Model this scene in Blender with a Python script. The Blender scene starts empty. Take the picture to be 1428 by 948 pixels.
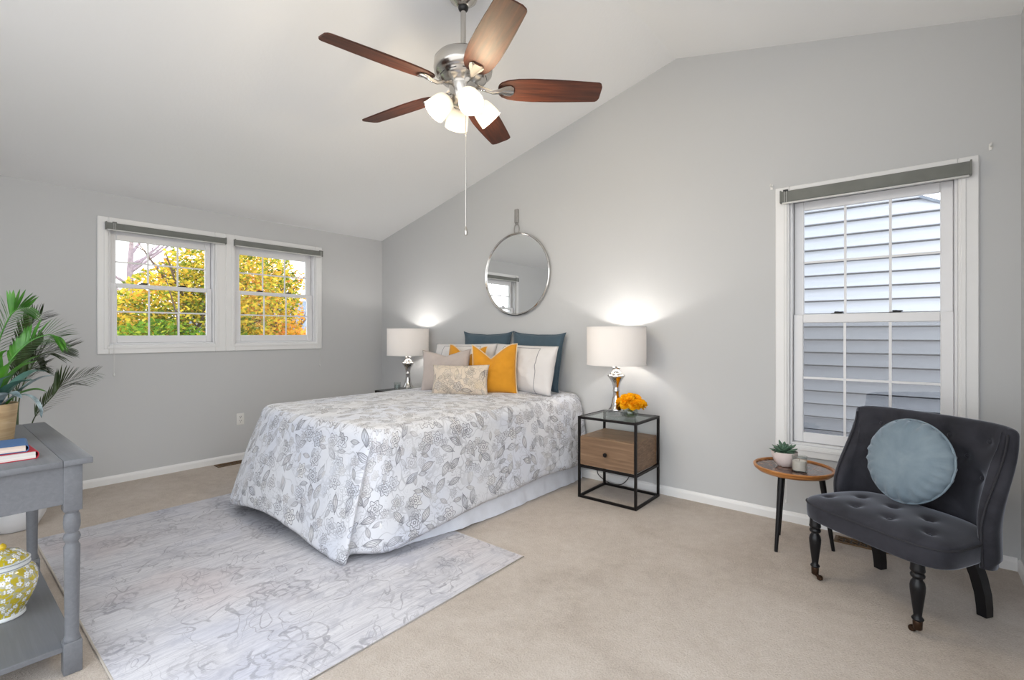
import bpy, bmesh, math, random
from mathutils import Vector, Matrix, noise as mnoise
PI = math.pi
R_ = math.radians
scene = bpy.context.scene
COL = scene.collection
random.seed(7)

# ------------------------------------------------------------------ camera, world, exposure
cam_d = bpy.data.cameras.new('camera')
cam = bpy.data.objects.new('camera', cam_d)
COL.objects.link(cam)
CAM = Vector((5.1977, -3.7198, 1.27))
YAW = 0.6885
cam.location = CAM
cam.rotation_euler = (PI / 2, 0, YAW)
cam_d.sensor_fit = 'HORIZONTAL'
cam_d.sensor_width = 36.0
cam_d.lens = 679.14 / 1428 * 36.0
cam_d.shift_y = -10.24 / 1428
cam_d.clip_start = 0.05
cam_d.clip_end = 300
scene.camera = cam

vs = scene.view_settings
scene.display_settings.display_device = 'sRGB'
vs.view_transform = 'Standard'
vs.look = 'None'
vs.gamma = 1.0
vs.use_curve_mapping = False
vs.exposure = 0.13
scene.cycles.caustics_reflective = False

SKY_STRENGTH = 2.7
world = bpy.data.worlds.new('sky')
scene.world = world
world.use_nodes = True
wn = world.node_tree
wn.nodes.clear()
w_out = wn.nodes.new('ShaderNodeOutputWorld')
w_bg = wn.nodes.new('ShaderNodeBackground')
w_tc = wn.nodes.new('ShaderNodeTexCoord')
w_sep = wn.nodes.new('ShaderNodeSeparateXYZ')
w_rmp = wn.nodes.new('ShaderNodeValToRGB')
w_rmp.color_ramp.elements[0].position = 0.0
w_rmp.color_ramp.elements[0].color = (0.97, 0.985, 1.0, 1)
w_rmp.color_ramp.elements[1].position = 0.9
w_rmp.color_ramp.elements[1].color = (0.80, 0.90, 1.0, 1)
wn.links.new(w_tc.outputs['Generated'], w_sep.inputs[0])
wn.links.new(w_sep.outputs['Z'], w_rmp.inputs[0])
w_gr = wn.nodes.new('ShaderNodeMapRange')          # darker ground below the horizon
w_gr.inputs[1].default_value = -0.06; w_gr.inputs[2].default_value = 0.01
wn.links.new(w_sep.outputs['Z'], w_gr.inputs[0])
w_mx = wn.nodes.new('ShaderNodeMix'); w_mx.data_type = 'RGBA'
wn.links.new(w_gr.outputs[0], w_mx.inputs[0])
w_mx.inputs[6].default_value = (0.62, 0.62, 0.62, 1)
wn.links.new(w_rmp.outputs[0], w_mx.inputs[7])
wn.links.new(w_mx.outputs[2], w_bg.inputs['Color'])
w_bg.inputs['Strength'].default_value = SKY_STRENGTH
wn.links.new(w_bg.outputs[0], w_out.inputs['Surface'])

FAN_W = 9.0        # watts of each of the four fan bulbs
LAMP_W = 6.0       # watts of each table lamp bulb
WARM = (1.0, 0.83, 0.57)
SOFTW = (1.0, 0.96, 0.91)

# ------------------------------------------------------------------ node helpers
def srgb(r, g, b):
    def f(c):
        c /= 255.0
        return c / 12.92 if c <= 0.04045 else ((c + 0.055) / 1.055) ** 2.4
    return (f(r), f(g), f(b), 1.0)

class S:
    """a socket with arithmetic"""
    def __init__(self, nt, sock): self.nt, self.s = nt, sock
    def _m(self, op, *args):
        n = self.nt.nodes.new('ShaderNodeMath'); n.operation = op
        for i, a in enumerate((self,) + args):
            if isinstance(a, S): self.nt.links.new(a.s, n.inputs[i])
            else: n.inputs[i].default_value = float(a)
        return S(self.nt, n.outputs[0])
    def __add__(s, o): return s._m('ADD', o)
    __radd__ = __add__
    def __sub__(s, o): return s._m('SUBTRACT', o)
    def __rsub__(s, o): return (s * -1.0) + o
    def __mul__(s, o): return s._m('MULTIPLY', o)
    __rmul__ = __mul__
    def __truediv__(s, o): return s._m('DIVIDE', o)
    def abs(s): return s._m('ABSOLUTE')
    def sin(s): return s._m('SINE')
    def cos(s): return s._m('COSINE')
    def sqrt(s): return s._m('SQRT')
    def atan2(s, o): return s._m('ARCTAN2', o)
    def min(s, o): return s._m('MINIMUM', o)
    def max(s, o): return s._m('MAXIMUM', o)
    def lt(s, o): return s._m('LESS_THAN', o)
    def gt(s, o): return s._m('GREATER_THAN', o)
    def step(s, a, b):
        n = s.nt.nodes.new('ShaderNodeMapRange'); n.interpolation_type = 'SMOOTHSTEP'
        s.nt.links.new(s.s, n.inputs[0])
        n.inputs[1].default_value = a; n.inputs[2].default_value = b
        n.inputs[3].default_value = 0; n.inputs[4].default_value = 1
        return S(s.nt, n.outputs[0])
    def band(s, w): return 1.0 - s.abs().step(w * 0.5, w)

def mat_new(name):
    m = bpy.data.materials.new(name)
    m.use_nodes = True
    return m, m.node_tree, m.node_tree.nodes['Principled BSDF']

def uvs(nt):
    n = nt.nodes.new('ShaderNodeTexCoord')
    return n

def mapped(nt, out, scale=(1, 1, 1), rot=(0, 0, 0), loc=(0, 0, 0)):
    n = nt.nodes.new('ShaderNodeMapping')
    nt.links.new(out, n.inputs['Vector'])
    n.inputs['Scale'].default_value = scale
    n.inputs['Rotation'].default_value = rot
    n.inputs['Location'].default_value = loc
    return n.outputs[0]

def noise_t(nt, vec, scale, detail=3, rough=0.55, dist=0.0):
    n = nt.nodes.new('ShaderNodeTexNoise')
    if vec is not None: nt.links.new(vec, n.inputs['Vector'])
    n.inputs['Scale'].default_value = scale
    n.inputs['Detail'].default_value = detail
    n.inputs['Roughness'].default_value = rough
    n.inputs['Distortion'].default_value = dist
    return S(nt, n.outputs['Fac'])

def mixc(nt, fac, a, b):
    n = nt.nodes.new('ShaderNodeMix'); n.data_type = 'RGBA'
    if isinstance(fac, S): nt.links.new(fac.s, n.inputs[0])
    else: n.inputs[0].default_value = fac
    for i, c in ((6, a), (7, b)):
        if isinstance(c, (tuple, list)): n.inputs[i].default_value = c
        else: nt.links.new(c, n.inputs[i])
    return n.outputs[2]

def ramp(nt, fac, stops):
    n = nt.nodes.new('ShaderNodeValToRGB')
    nt.links.new(fac.s if isinstance(fac, S) else fac, n.inputs[0])
    cr = n.color_ramp
    while len(cr.elements) < len(stops): cr.elements.new(0.5)
    for e, (p, c) in zip(cr.elements, stops):
        e.position = p; e.color = c
    return n.outputs[0]

def bump(nt, bsdf, h, strength=0.2, dist=0.01):
    n = nt.nodes.new('ShaderNodeBump')
    n.inputs['Strength'].default_value = strength
    n.inputs['Distance'].default_value = dist
    nt.links.new(h.s if isinstance(h, S) else h, n.inputs['Height'])
    nt.links.new(n.outputs[0], bsdf.inputs['Normal'])

def plain(name, col, rough=0.5, metal=0.0, var=0.05, vscale=8.0, bmp=0.0, bscale=60.0, sheen=0.0, spec=0.5):
    m, nt, b = mat_new(name)
    tc = uvs(nt)
    nz = noise_t(nt, tc.outputs['Object'], vscale)
    dark = tuple(c * (1 - var) for c in col[:3]) + (1,)
    lite = tuple(min(1, c * (1 + var)) for c in col[:3]) + (1,)
    nt.links.new(ramp(nt, nz, [(0.3, dark), (0.7, lite)]), b.inputs['Base Color'])
    b.inputs['Roughness'].default_value = rough
    b.inputs['Metallic'].default_value = metal
    b.inputs['Specular IOR Level'].default_value = spec
    if sheen:
        b.inputs['Sheen Weight'].default_value = sheen
        b.inputs['Sheen Roughness'].default_value = 0.4
    if bmp:
        bump(nt, b, noise_t(nt, tc.outputs['Object'], bscale, 2), bmp, 0.004)
    return m

def weave(name, col, rough=0.85, var=0.06, scale=500.0, sheen=0.2, bmp=0.25):
    """woven cloth: a fine two-way thread bump and faint colour changes"""
    m, nt, b = mat_new(name)
    tc = uvs(nt)
    sp = nt.nodes.new('ShaderNodeSeparateXYZ'); nt.links.new(tc.outputs['UV'], sp.inputs[0])
    u, v = S(nt, sp.outputs[0]), S(nt, sp.outputs[1])
    th = (u * scale).sin() * (v * scale).sin()
    nz = noise_t(nt, tc.outputs['Object'], 9.0)
    dark = tuple(c * (1 - var) for c in col[:3]) + (1,)
    lite = tuple(min(1, c * (1 + var)) for c in col[:3]) + (1,)
    nt.links.new(ramp(nt, nz, [(0.3, dark), (0.7, lite)]), b.inputs['Base Color'])
    b.inputs['Roughness'].default_value = rough
    b.inputs['Sheen Weight'].default_value = sheen
    b.inputs['Specular IOR Level'].default_value = 0.2
    bump(nt, b, th * 0.4 + noise_t(nt, tc.outputs['Object'], 14.0, 3) * 3.0, bmp, 0.003)
    return m

def glass_arch(name, tint=(1, 1, 1, 1), refl=1.0):
    """thin clear glass: lets light straight through and mirrors a little"""
    m = bpy.data.materials.new(name); m.use_nodes = True
    nt = m.node_tree; nt.nodes.clear()
    o = nt.nodes.new('ShaderNodeOutputMaterial')
    t = nt.nodes.new('ShaderNodeBsdfTransparent'); t.inputs[0].default_value = tint
    g = nt.nodes.new('ShaderNodeBsdfGlossy'); g.inputs['Roughness'].default_value = 0.0
    ge = nt.nodes.new('ShaderNodeNewGeometry')
    dp = nt.nodes.new('ShaderNodeVectorMath'); dp.operation = 'DOT_PRODUCT'
    nt.links.new(ge.outputs['Normal'], dp.inputs[0]); nt.links.new(ge.outputs['Incoming'], dp.inputs[1])
    c1 = 1.0 - S(nt, dp.outputs['Value']).abs()
    k = (c1 * c1 * c1 * c1 * c1 * 0.96 + 0.04) * refl
    mx = nt.nodes.new('ShaderNodeMixShader')
    nt.links.new(k.s, mx.inputs[0]); nt.links.new(t.outputs[0], mx.inputs[1]); nt.links.new(g.outputs[0], mx.inputs[2])
    nt.links.new(mx.outputs[0], o.inputs['Surface'])
    return m

def floral(name, base, fills, line, scale=7.0, line_amt=0.8, blot=None, sheen=0.2):
    """printed cloth: outlined flowers, leaves and stems over a pale ground; UVs are metres of cloth"""
    m, nt, b = mat_new(name)
    tc = uvs(nt)
    warp = nt.nodes.new('ShaderNodeTexNoise'); warp.inputs['Scale'].default_value = 5.0
    nt.links.new(tc.outputs['UV'], warp.inputs['Vector'])
    col = None
    L = []
    F = []
    for k, (sc, off) in enumerate(((scale, 0.0), (scale * 1.55, 3.3))):
        p = mapped(nt, tc.outputs['UV'], (sc, sc, sc), (0, 0, 0.5 * k), (off, off * 1.7, 0))
        v = nt.nodes.new('ShaderNodeTexVoronoi'); v.voronoi_dimensions = '2D'; v.feature = 'F1'
        v.inputs['Scale'].default_value = 1.0; v.inputs['Randomness'].default_value = 0.75
        nt.links.new(p, v.inputs['Vector'])
        dv = nt.nodes.new('ShaderNodeVectorMath'); dv.operation = 'SUBTRACT'
        nt.links.new(p, dv.inputs[0]); nt.links.new(v.outputs['Position'], dv.inputs[1])
        wv = nt.nodes.new('ShaderNodeVectorMath'); wv.operation = 'SCALE'
        wc = nt.nodes.new('ShaderNodeVectorMath'); wc.operation = 'SUBTRACT'
        nt.links.new(warp.outputs['Color'], wc.inputs[0]); wc.inputs[1].default_value = (0.5, 0.5, 0.5)
        nt.links.new(wc.outputs[0], wv.inputs[0]); wv.inputs['Scale'].default_value = 0.30
        ad = nt.nodes.new('ShaderNodeVectorMath'); ad.operation = 'ADD'
        nt.links.new(dv.outputs[0], ad.inputs[0]); nt.links.new(wv.outputs[0], ad.inputs[1])
        sp = nt.nodes.new('ShaderNodeSeparateXYZ'); nt.links.new(ad.outputs[0], sp.inputs[0])
        x, y = S(nt, sp.outputs[0]), S(nt, sp.outputs[1])
        rc = nt.nodes.new('ShaderNodeSeparateColor'); nt.links.new(v.outputs['Color'], rc.inputs[0])
        r1, r2, r3 = (S(nt, rc.outputs[i]) for i in range(3))
        r = (x * x + y * y).sqrt()
        a = y.atan2(x) + r1 * 6.283
        w = 0.026 if k == 0 else 0.032
        # flower
        Rf = (a * 6.0).cos() * 0.06 + 0.34
        fl = (r - Rf).band(w)
        fl = fl.max((r - ((a * 6.0 + 1.5).cos() * 0.03 + 0.20)).band(w * 0.9))
        fl = fl.max((r - 0.07).band(w))
        fl = fl.max((a * 3.0).sin().band(0.12) * r.gt(0.09) * r.lt(0.32) * 0.55)
        ff = 1.0 - (r - Rf).step(-0.02, 0.02)
        # leaf
        ca, sa = (r1 * 6.283).cos(), (r1 * 6.283).sin()
        lx = x * ca - y * sa
        ly = x * sa + y * ca
        hw = (1.0 - lx * lx / 0.18) * 0.17
        lf = (ly.abs() - hw).band(w) * lx.abs().lt(0.42)
        lf = lf.max((ly.abs() - hw * 0.55).band(w * 0.8) * lx.abs().lt(0.36) * 0.8)
        lf = lf.max(ly.band(w * 0.8) * lx.abs().lt(0.5))
        fi = (1.0 - (ly.abs() - hw).step(-0.02, 0.02)) * lx.abs().lt(0.42)
        sel = r2.gt(0.5)
        ln = fl * sel + lf * (1.0 - sel)
        fm = ff * sel + fi * (1.0 - sel)
        if k == 1:
            keep = r3.gt(0.35)
            ln = ln * keep; fm = fm * keep
        L.append(ln); F.append((fm, r3))
    st = (noise_t(nt, tc.outputs['UV'], scale * 0.55, 1.5, 0.5) - 0.5).band(0.012)
    st = st.max((noise_t(nt, mapped(nt, tc.outputs['UV'], loc=(5, 9, 0)), scale * 0.8, 1.0, 0.5) - 0.47).band(0.014))
    # fine swirls of drawn line between the flowers
    sw = noise_t(nt, mapped(nt, tc.outputs['UV'], loc=(2, 3, 0)), scale * 1.6, 2.0, 0.5, 0.6)
    swl = (sw * 9.0)._m('FRACT')
    curl = (swl - 0.5).band(0.16) * noise_t(nt, mapped(nt, tc.outputs['UV'], loc=(8, 1, 0)), scale * 0.9, 1).step(0.46, 0.58)
    fade = noise_t(nt, tc.outputs['UV'], scale * 0.7, 2).step(0.25, 0.6) * 0.75 + 0.25
    nz = noise_t(nt, tc.outputs['UV'], 2.2, 2)
    ground = base
    if blot: ground = mixc(nt, nz.step(0.42, 0.68) * 0.8, base, blot)
    c = ground
    for fm, rr in F:
        c2 = ramp(nt, rr, [(i / (len(fills) - 1.0) * 0.9 + 0.05, f) for i, f in enumerate(fills)])
        c = mixc(nt, fm * 0.42, c, c2)
    lines = (L[0].max(L[1] * 0.85)).max(st * 0.35).max(curl * 0.42) * fade * line_amt
    c = mixc(nt, lines, c, line)
    nt.links.new(c, b.inputs['Base Color'])
    b.inputs['Roughness'].default_value = 0.85
    b.inputs['Sheen Weight'].default_value = sheen
    b.inputs['Specular IOR Level'].default_value = 0.2
    bump(nt, b, noise_t(nt, tc.outputs['UV'], 26.0, 4, 0.6) - lines * 0.25, 0.35, 0.006)
    return m

# ------------------------------------------------------------------ materials
M = {}
def wall_paint(name, col, bs, bd):
    m, nt, b = mat_new(name)
    tc = uvs(nt)
    nt.links.new(ramp(nt, noise_t(nt, tc.outputs['Object'], 1.3, 2), [(0.3, tuple(c * 0.985 for c in col[:3]) + (1,)), (0.7, col)]), b.inputs['Base Color'])
    b.inputs['Roughness'].default_value = 0.75
    b.inputs['Specular IOR Level'].default_value = 0.25
    bump(nt, b, noise_t(nt, tc.outputs['Object'], bs, 4, 0.6), bd, 0.004)
    return m
M['wall'] = wall_paint('grey_wall_paint', srgb(194, 195, 196), 140, 0.05)
M['ceil'] = wall_paint('white_ceiling_paint', srgb(238, 239, 240), 45, 0.22)
M['trim'] = plain('white_trim_paint', srgb(229, 229, 229), 0.35, var=0.01)
M['vinyl'] = plain('white_vinyl', srgb(226, 226, 228), 0.3, var=0.01)
M['black_metal'] = plain('black_metal', srgb(26, 22, 22), 0.45, 0.6, var=0.1)
M['latch'] = plain('black_latch', srgb(18, 18, 18), 0.4)
M['glass'] = glass_arch('window_glass')
M['tglass'] = glass_arch('table_glass', (0.90, 0.95, 0.93, 1))
M['vglass'] = glass_arch('vase_glass', (0.93, 0.95, 0.94, 1), 1.4)
M['chrome'] = plain('brushed_nickel', srgb(196, 192, 186), 0.22, 1.0, var=0.03)
M['silver'] = plain('polished_silver', srgb(205, 203, 200), 0.12, 1.0, var=0.02)
M['acrylic'] = glass_arch('clear_acrylic', (0.88, 0.89, 0.88, 1), 1.6)

def carpet():
    m, nt, b = mat_new('beige_carpet')
    tc = uvs(nt)
    o = tc.outputs['Object']
    big = noise_t(nt, o, 1.6, 4, 0.6, 0.6)
    fine = noise_t(nt, o, 120.0, 3, 0.75)
    mid = noise_t(nt, o, 17.0, 4, 0.7)
    k = big * 0.36 + mid * 0.22 + fine * 0.42
    nt.links.new(ramp(nt, k, [(0.36, srgb(170, 157, 145)), (0.5, srgb(195, 183, 172)), (0.64, srgb(211, 201, 192))]), b.inputs['Base Color'])
    b.inputs['Roughness'].default_value = 1.0
    b.inputs['Specular IOR Level'].default_value = 0.05
    b.inputs['Sheen Weight'].default_value = 0.15
    bump(nt, b, fine * 1.0 + mid * 0.6, 0.7, 0.012)
    return m
M['carpet'] = carpet()

def rug_mat():
    m, nt, b = mat_new('distressed_rug')
    tc = uvs(nt)
    o = tc.outputs['Object']
    streak = noise_t(nt, mapped(nt, o, (120, 4.0, 1)), 1.0, 4, 0.65, 0.3)
    streak2 = noise_t(nt, mapped(nt, o, (42, 2.2, 1)), 1.0, 3, 0.6, 0.2)
    blot = noise_t(nt, mapped(nt, o, (9, 6, 1)), 1.0, 6, 0.72, 0.8)
    motif = noise_t(nt, mapped(nt, o, loc=(4, 2, 0)), 3.3, 2.2, 0.5, 1.1)
    motif2 = noise_t(nt, mapped(nt, o, loc=(9, 5, 0)), 6.5, 1.5, 0.5, 1.4)
    line = (motif - 0.5).band(0.008).max((motif - 0.42).band(0.006)).max((motif2 - 0.5).band(0.008) * 0.7)
    v = nt.nodes.new('ShaderNodeTexVoronoi'); v.voronoi_dimensions = '2D'
    v.inputs['Scale'].default_value = 2.4; v.inputs['Randomness'].default_value = 0.55
    nt.links.new(mapped(nt, o, (1, 1, 1)), v.inputs['Vector'])
    sp = nt.nodes.new('ShaderNodeVectorMath'); sp.operation = 'SUBTRACT'
    nt.links.new(o, sp.inputs[0]); nt.links.new(v.outputs['Position'], sp.inputs[1])
    xy = nt.nodes.new('ShaderNodeSeparateXYZ'); nt.links.new(sp.outputs[0], xy.inputs[0])
    x, y = S(nt, xy.outputs[0]), S(nt, xy.outputs[1])
    r = (x * x + y * y).sqrt() + (blot - 0.5) * 0.10
    a = y.atan2(x)
    ros = (r - ((a * 8.0).cos() * 0.018 + 0.13)).band(0.012).max((r - ((a * 5.0).cos() * 0.012 + 0.075)).band(0.010)).max((r - 0.03).band(0.010))
    petal = 1.0 - (r - ((a * 8.0).cos() * 0.018 + 0.13)).step(-0.02, 0.02)
    worn = noise_t(nt, o, 2.6, 3, 0.6).step(0.38, 0.62)
    fine = noise_t(nt, o, 120.0, 2, 0.7)
    base = ramp(nt, streak * 0.6 + streak2 * 0.4, [(0.32, srgb(170, 169, 178)), (0.47, srgb(202, 201, 207)), (0.62, srgb(220, 219, 223))])
    c = mixc(nt, blot.step(0.50, 0.64) * 0.46 * (streak * 1.2 + 0.2), base, srgb(156, 157, 170))
    c = mixc(nt, petal * worn * 0.40 * streak.step(0.35, 0.6), c, srgb(156, 156, 166))
    c = mixc(nt, noise_t(nt, mapped(nt, o, loc=(7, 1, 3)), 1.1, 2).step(0.56, 0.72) * 0.30, c, srgb(214, 196, 194))
    c = mixc(nt, noise_t(nt, mapped(nt, o, loc=(1, 8, 3)), 1.3, 2).step(0.55, 0.72) * 0.35, c, srgb(186, 192, 214))
    ink = (line * 0.6).max(ros * worn * 0.6) * streak.step(0.34, 0.52) * noise_t(nt, o, 5.0, 2).step(0.34, 0.52)
    c = mixc(nt, ink * 0.8, c, srgb(112, 110, 120))
    dash = streak.step(0.55, 0.66) * streak2.step(0.44, 0.60)
    c = mixc(nt, dash * 0.75 * noise_t(nt, o, 3.4, 2).step(0.42, 0.62), c, srgb(140, 139, 150))
    c = mixc(nt, (fine - 0.5).abs() * 0.5, c, srgb(160, 158, 168))
    nt.links.new(c, b.inputs['Base Color'])
    b.inputs['Roughness'].default_value = 0.95
    b.inputs['Specular IOR Level'].default_value = 0.1
    bump(nt, b, streak + fine * 0.4, 0.35, 0.004)
    return m
M['rug'] = rug_mat()
M['rug_edge'] = plain('rug_binding', srgb(192, 184, 174), 0.9)

def wood(name, c0, c1, c2, scale=(1, 1, 1), rough=0.45, dens=1.0):
    m, nt, b = mat_new(name)
    tc = uvs(nt)
    g = noise_t(nt, mapped(nt, tc.outputs['Object'], scale), 1.0 * dens, 5, 0.6, 0.7)
    nt.links.new(ramp(nt, g, [(0.3, c0), (0.5, c1), (0.7, c2)]), b.inputs['Base Color'])
    b.inputs['Roughness'].default_value = rough
    b.inputs['Specular IOR Level'].default_value = 0.3
    bump(nt, b, g, 0.06, 0.003)
    return m
M['oak'] = wood('drawer_oak', srgb(106, 83, 64), srgb(124, 98, 76), srgb(142, 116, 92), (3, 14, 60))
M['walnut'] = wood('fan_walnut', srgb(46, 25, 19), srgb(72, 38, 27), srgb(96, 52, 36), (3, 42, 42), 0.55)
M['acacia'] = wood('table_acacia', srgb(118, 72, 36), srgb(168, 110, 58), srgb(196, 140, 84), (6, 6, 50), 0.3)
M['greywood'] = wood('grey_painted_wood', srgb(104, 106, 111), srgb(108, 110, 115), srgb(113, 115, 120), (2.0, 60, 60), 0.36)
M['blackwood'] = plain('black_lacquer', srgb(13, 13, 17), 0.36, var=0.1, spec=0.35)
M['brass'] = plain('dark_brass', srgb(70, 52, 40), 0.4, 0.8)
M['bronze'] = plain('vent_bronze', srgb(112, 88, 62), 0.45, 0.5, var=0.15)

def velvet(name, dark, lite, sheen=0.6):
    m, nt, b = mat_new(name)
    tc = uvs(nt)
    nz = noise_t(nt, tc.outputs['Object'], 7.0, 4, 0.6, 0.5)
    nt.links.new(ramp(nt, nz, [(0.32, dark), (0.68, lite)]), b.inputs['Base Color'])
    b.inputs['Roughness'].default_value = 0.8
    b.inputs['Sheen Weight'].default_value = sheen
    b.inputs['Sheen Roughness'].default_value = 0.35
    b.inputs['Sheen Tint'].default_value = (0.75, 0.80, 0.92, 1)
    b.inputs['Specular IOR Level'].default_value = 0.15
    bump(nt, b, noise_t(nt, tc.outputs['Object'], 320.0, 2), 0.15, 0.002)
    return m
M['velvet'] = velvet('charcoal_velvet', srgb(42, 42, 47), srgb(58, 58, 65))
M['piping'] = plain('dark_piping', srgb(40, 40, 46), 0.8)
M['bluevelvet'] = velvet('blue_grey_velvet', srgb(112, 128, 140), srgb(132, 147, 157), 0.5)

M['comforter'] = floral('floral_comforter', srgb(216, 217, 222), [srgb(184, 190, 204), srgb(214, 210, 204), srgb(200, 204, 214), srgb(208, 202, 200)], srgb(108, 108, 116), 8.4, 0.92, blot=srgb(208, 212, 224))
M['floralcase'] = floral('floral_pillow_cover', srgb(208, 194, 178), [srgb(190, 186, 184), srgb(214, 194, 160), srgb(196, 192, 190), srgb(216, 204, 180)], srgb(118, 110, 108), 9.0, 1.0, blot=srgb(212, 198, 180))
M['skirt'] = weave('bed_skirt_cotton', srgb(224, 227, 236))
M['mattress'] = weave('mattress_ticking', srgb(235, 235, 235))
M['teal'] = weave('teal_cotton', srgb(70, 88, 100), var=0.08)
M['whitecotton'] = weave('white_cotton', srgb(215, 212, 211), var=0.02)
M['mustard'] = weave('mustard_linen', srgb(206, 142, 40), var=0.07)
M['cream'] = plain('cream_piping', srgb(226, 206, 172), 0.8)
M['taupe'] = weave('taupe_linen', srgb(182, 171, 166), var=0.05)
M['greycord'] = plain('grey_embroidery', srgb(110, 110, 118), 0.8)
M['shade_grey'] = weave('grey_shade_fabric', srgb(118, 120, 116), var=0.08, scale=900)
M['cordwhite'] = plain('white_cord', srgb(214, 214, 212), 0.6)
M['blackcord'] = plain('black_cord', srgb(24, 24, 24), 0.5)
M['mirror'] = plain('mirror_silver', (0.92, 0.93, 0.93, 1), 0.0, 1.0, var=0.0)
M['strap'] = plain('grey_strap', srgb(164, 162, 160), 0.4, 0.6)
M['outlet'] = plain('outlet_white', srgb(222, 221, 218), 0.35, var=0.01)

def lampshade_mat():
    m, nt, b = mat_new('linen_lampshade')
    tc = uvs(nt)
    nt.nodes.remove(b)
    o = nt.nodes['Material Output']
    d = nt.nodes.new('ShaderNodeBsdfDiffuse'); d.inputs[0].default_value = srgb(238, 235, 232)
    t = nt.nodes.new('ShaderNodeBsdfTranslucent'); t.inputs[0].default_value = srgb(238, 232, 228)
    mx = nt.nodes.new('ShaderNodeMixShader'); mx.inputs[0].default_value = 0.16
    nt.links.new(d.outputs[0], mx.inputs[1]); nt.links.new(t.outputs[0], mx.inputs[2])
    nz = noise_t(nt, mapped(nt, tc.outputs['UV'], (40, 500, 1)), 1.0, 2)
    bn = nt.nodes.new('ShaderNodeBump'); bn.inputs['Strength'].default_value = 0.1; bn.inputs['Distance'].default_value = 0.002
    nt.links.new(nz.s, bn.inputs['Height']); nt.links.new(bn.outputs[0], d.inputs['Normal'])
    nt.links.new(mx.outputs[0], o.inputs['Surface'])
    return m
M['lampshade'] = lampshade_mat()
def emit(name, col, st, base=(0.9, 0.9, 0.88, 1)):
    m, nt, b = mat_new(name)
    b.inputs['Base Color'].default_value = base
    b.inputs['Emission Color'].default_value = col
    b.inputs['Emission Strength'].default_value = st
    b.inputs['Roughness'].default_value = 0.3
    return m
M['bulb'] = emit('lit_bulb', (1.0, 0.86, 0.66, 1), 6.0)
m, nt, b = mat_new('lit_frosted_glass')
b.inputs['Base Color'].default_value = (0.80, 0.78, 0.74, 1); b.inputs['Roughness'].default_value = 0.25
b.inputs['Emission Color'].default_value = (1.0, 0.90, 0.76, 1); b.inputs['Emission Strength'].default_value = 0.16
tr = nt.nodes.new('ShaderNodeBsdfTranslucent'); tr.inputs[0].default_value = (0.95, 0.92, 0.88, 1)
mx = nt.nodes.new('ShaderNodeMixShader'); mx.inputs[0].default_value = 0.25
nt.links.new(b.outputs[0], mx.inputs[1]); nt.links.new(tr.outputs[0], mx.inputs[2])
nt.links.new(mx.outputs[0], nt.nodes['Material Output'].inputs['Surface'])
M['fanglass'] = m

# ------------------------------------------------------------------ object helpers
def tag(o, label=None, cat=None, group=None, kind=None):
    if label: o['label'] = label
    if cat: o['category'] = cat
    if group: o['group'] = group
    if kind: o['kind'] = kind
    return o
def thing(name, label, cat, loc=(0, 0, 0), rz=0.0, group=None, rot=None):
    o = bpy.data.objects.new(name, None)
    o.empty_display_size = 0.05
    COL.objects.link(o)
    o.location = loc
    o.rotation_euler = rot if rot else (0, 0, rz)
    return tag(o, label, cat, group)
def obj(name, bm, m, parent=None, smooth=True, loc=None, rot=None, autos=40):
    bmesh.ops.remove_doubles(bm, verts=bm.verts, dist=1e-6)
    bmesh.ops.recalc_face_normals(bm, faces=bm.faces)
    me = bpy.data.meshes.new(name)
    bm.to_mesh(me); bm.free()
    if smooth:
        for p in me.polygons: p.use_smooth = True
        if autos < 180: me.set_sharp_from_angle(angle=R_(autos))
    me.materials.append(m)
    o = bpy.data.objects.new(name, me)
    COL.objects.link(o)
    if parent: o.parent = parent
    if loc: o.location = loc
    if rot: o.rotation_euler = rot
    return o
def copy_tree(o, parent=None):
    c = o.copy(); COL.objects.link(c)
    if parent: c.parent = parent
    for ch in list(o.children): copy_tree(ch, c)
    return c
def struct(name, bm, m, parent=None, smooth=False):
    o = obj(name, bm, m, parent, smooth)
    if not parent: o['kind'] = 'structure'
    return o

def add_box(bm, lo, hi, bev=0.0, seg=2, mtx=None):
    vs_ = [bm.verts.new((x, y, z)) for x in (lo[0], hi[0]) for y in (lo[1], hi[1]) for z in (lo[2], hi[2])]
    fs = [(0, 1, 3, 2), (4, 6, 7, 5), (0, 4, 5, 1), (2, 3, 7, 6), (0, 2, 6, 4), (1, 5, 7, 3)]
    ff = [bm.faces.new([vs_[i] for i in f]) for f in fs]
    geo = vs_
    if bev > 0:
        es = list({e for f in ff for e in f.edges})
        r = bmesh.ops.bevel(bm, geom=es, offset=bev, segments=seg, profile=0.5, affect='EDGES')
        geo = list({v for f in r['faces'] for v in f.verts} | {v for v in vs_ if v.is_valid})
    if mtx is not None: bmesh.ops.transform(bm, matrix=mtx, verts=geo)
    return geo
def add_prism(bm, poly, axis, t0, t1):
    """poly: 2-D points; axis 'x' -> (y,z), 'y' -> (x,z), 'z' -> (x,y)"""
    def P(p, t):
        return {'x': (t, p[0], p[1]), 'y': (p[0], t, p[1]), 'z': (p[0], p[1], t)}[axis]
    a = [bm.verts.new(P(p, t0)) for p in poly]; b = [bm.verts.new(P(p, t1)) for p in poly]
    bm.faces.new(a); bm.faces.new(b[::-1])
    n = len(poly)
    for i in range(n): bm.faces.new((a[i], b[i], b[(i + 1) % n], a[(i + 1) % n]))
    return a + b
def uv_layer(bm): return bm.loops.layers.uv.verify()
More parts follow.
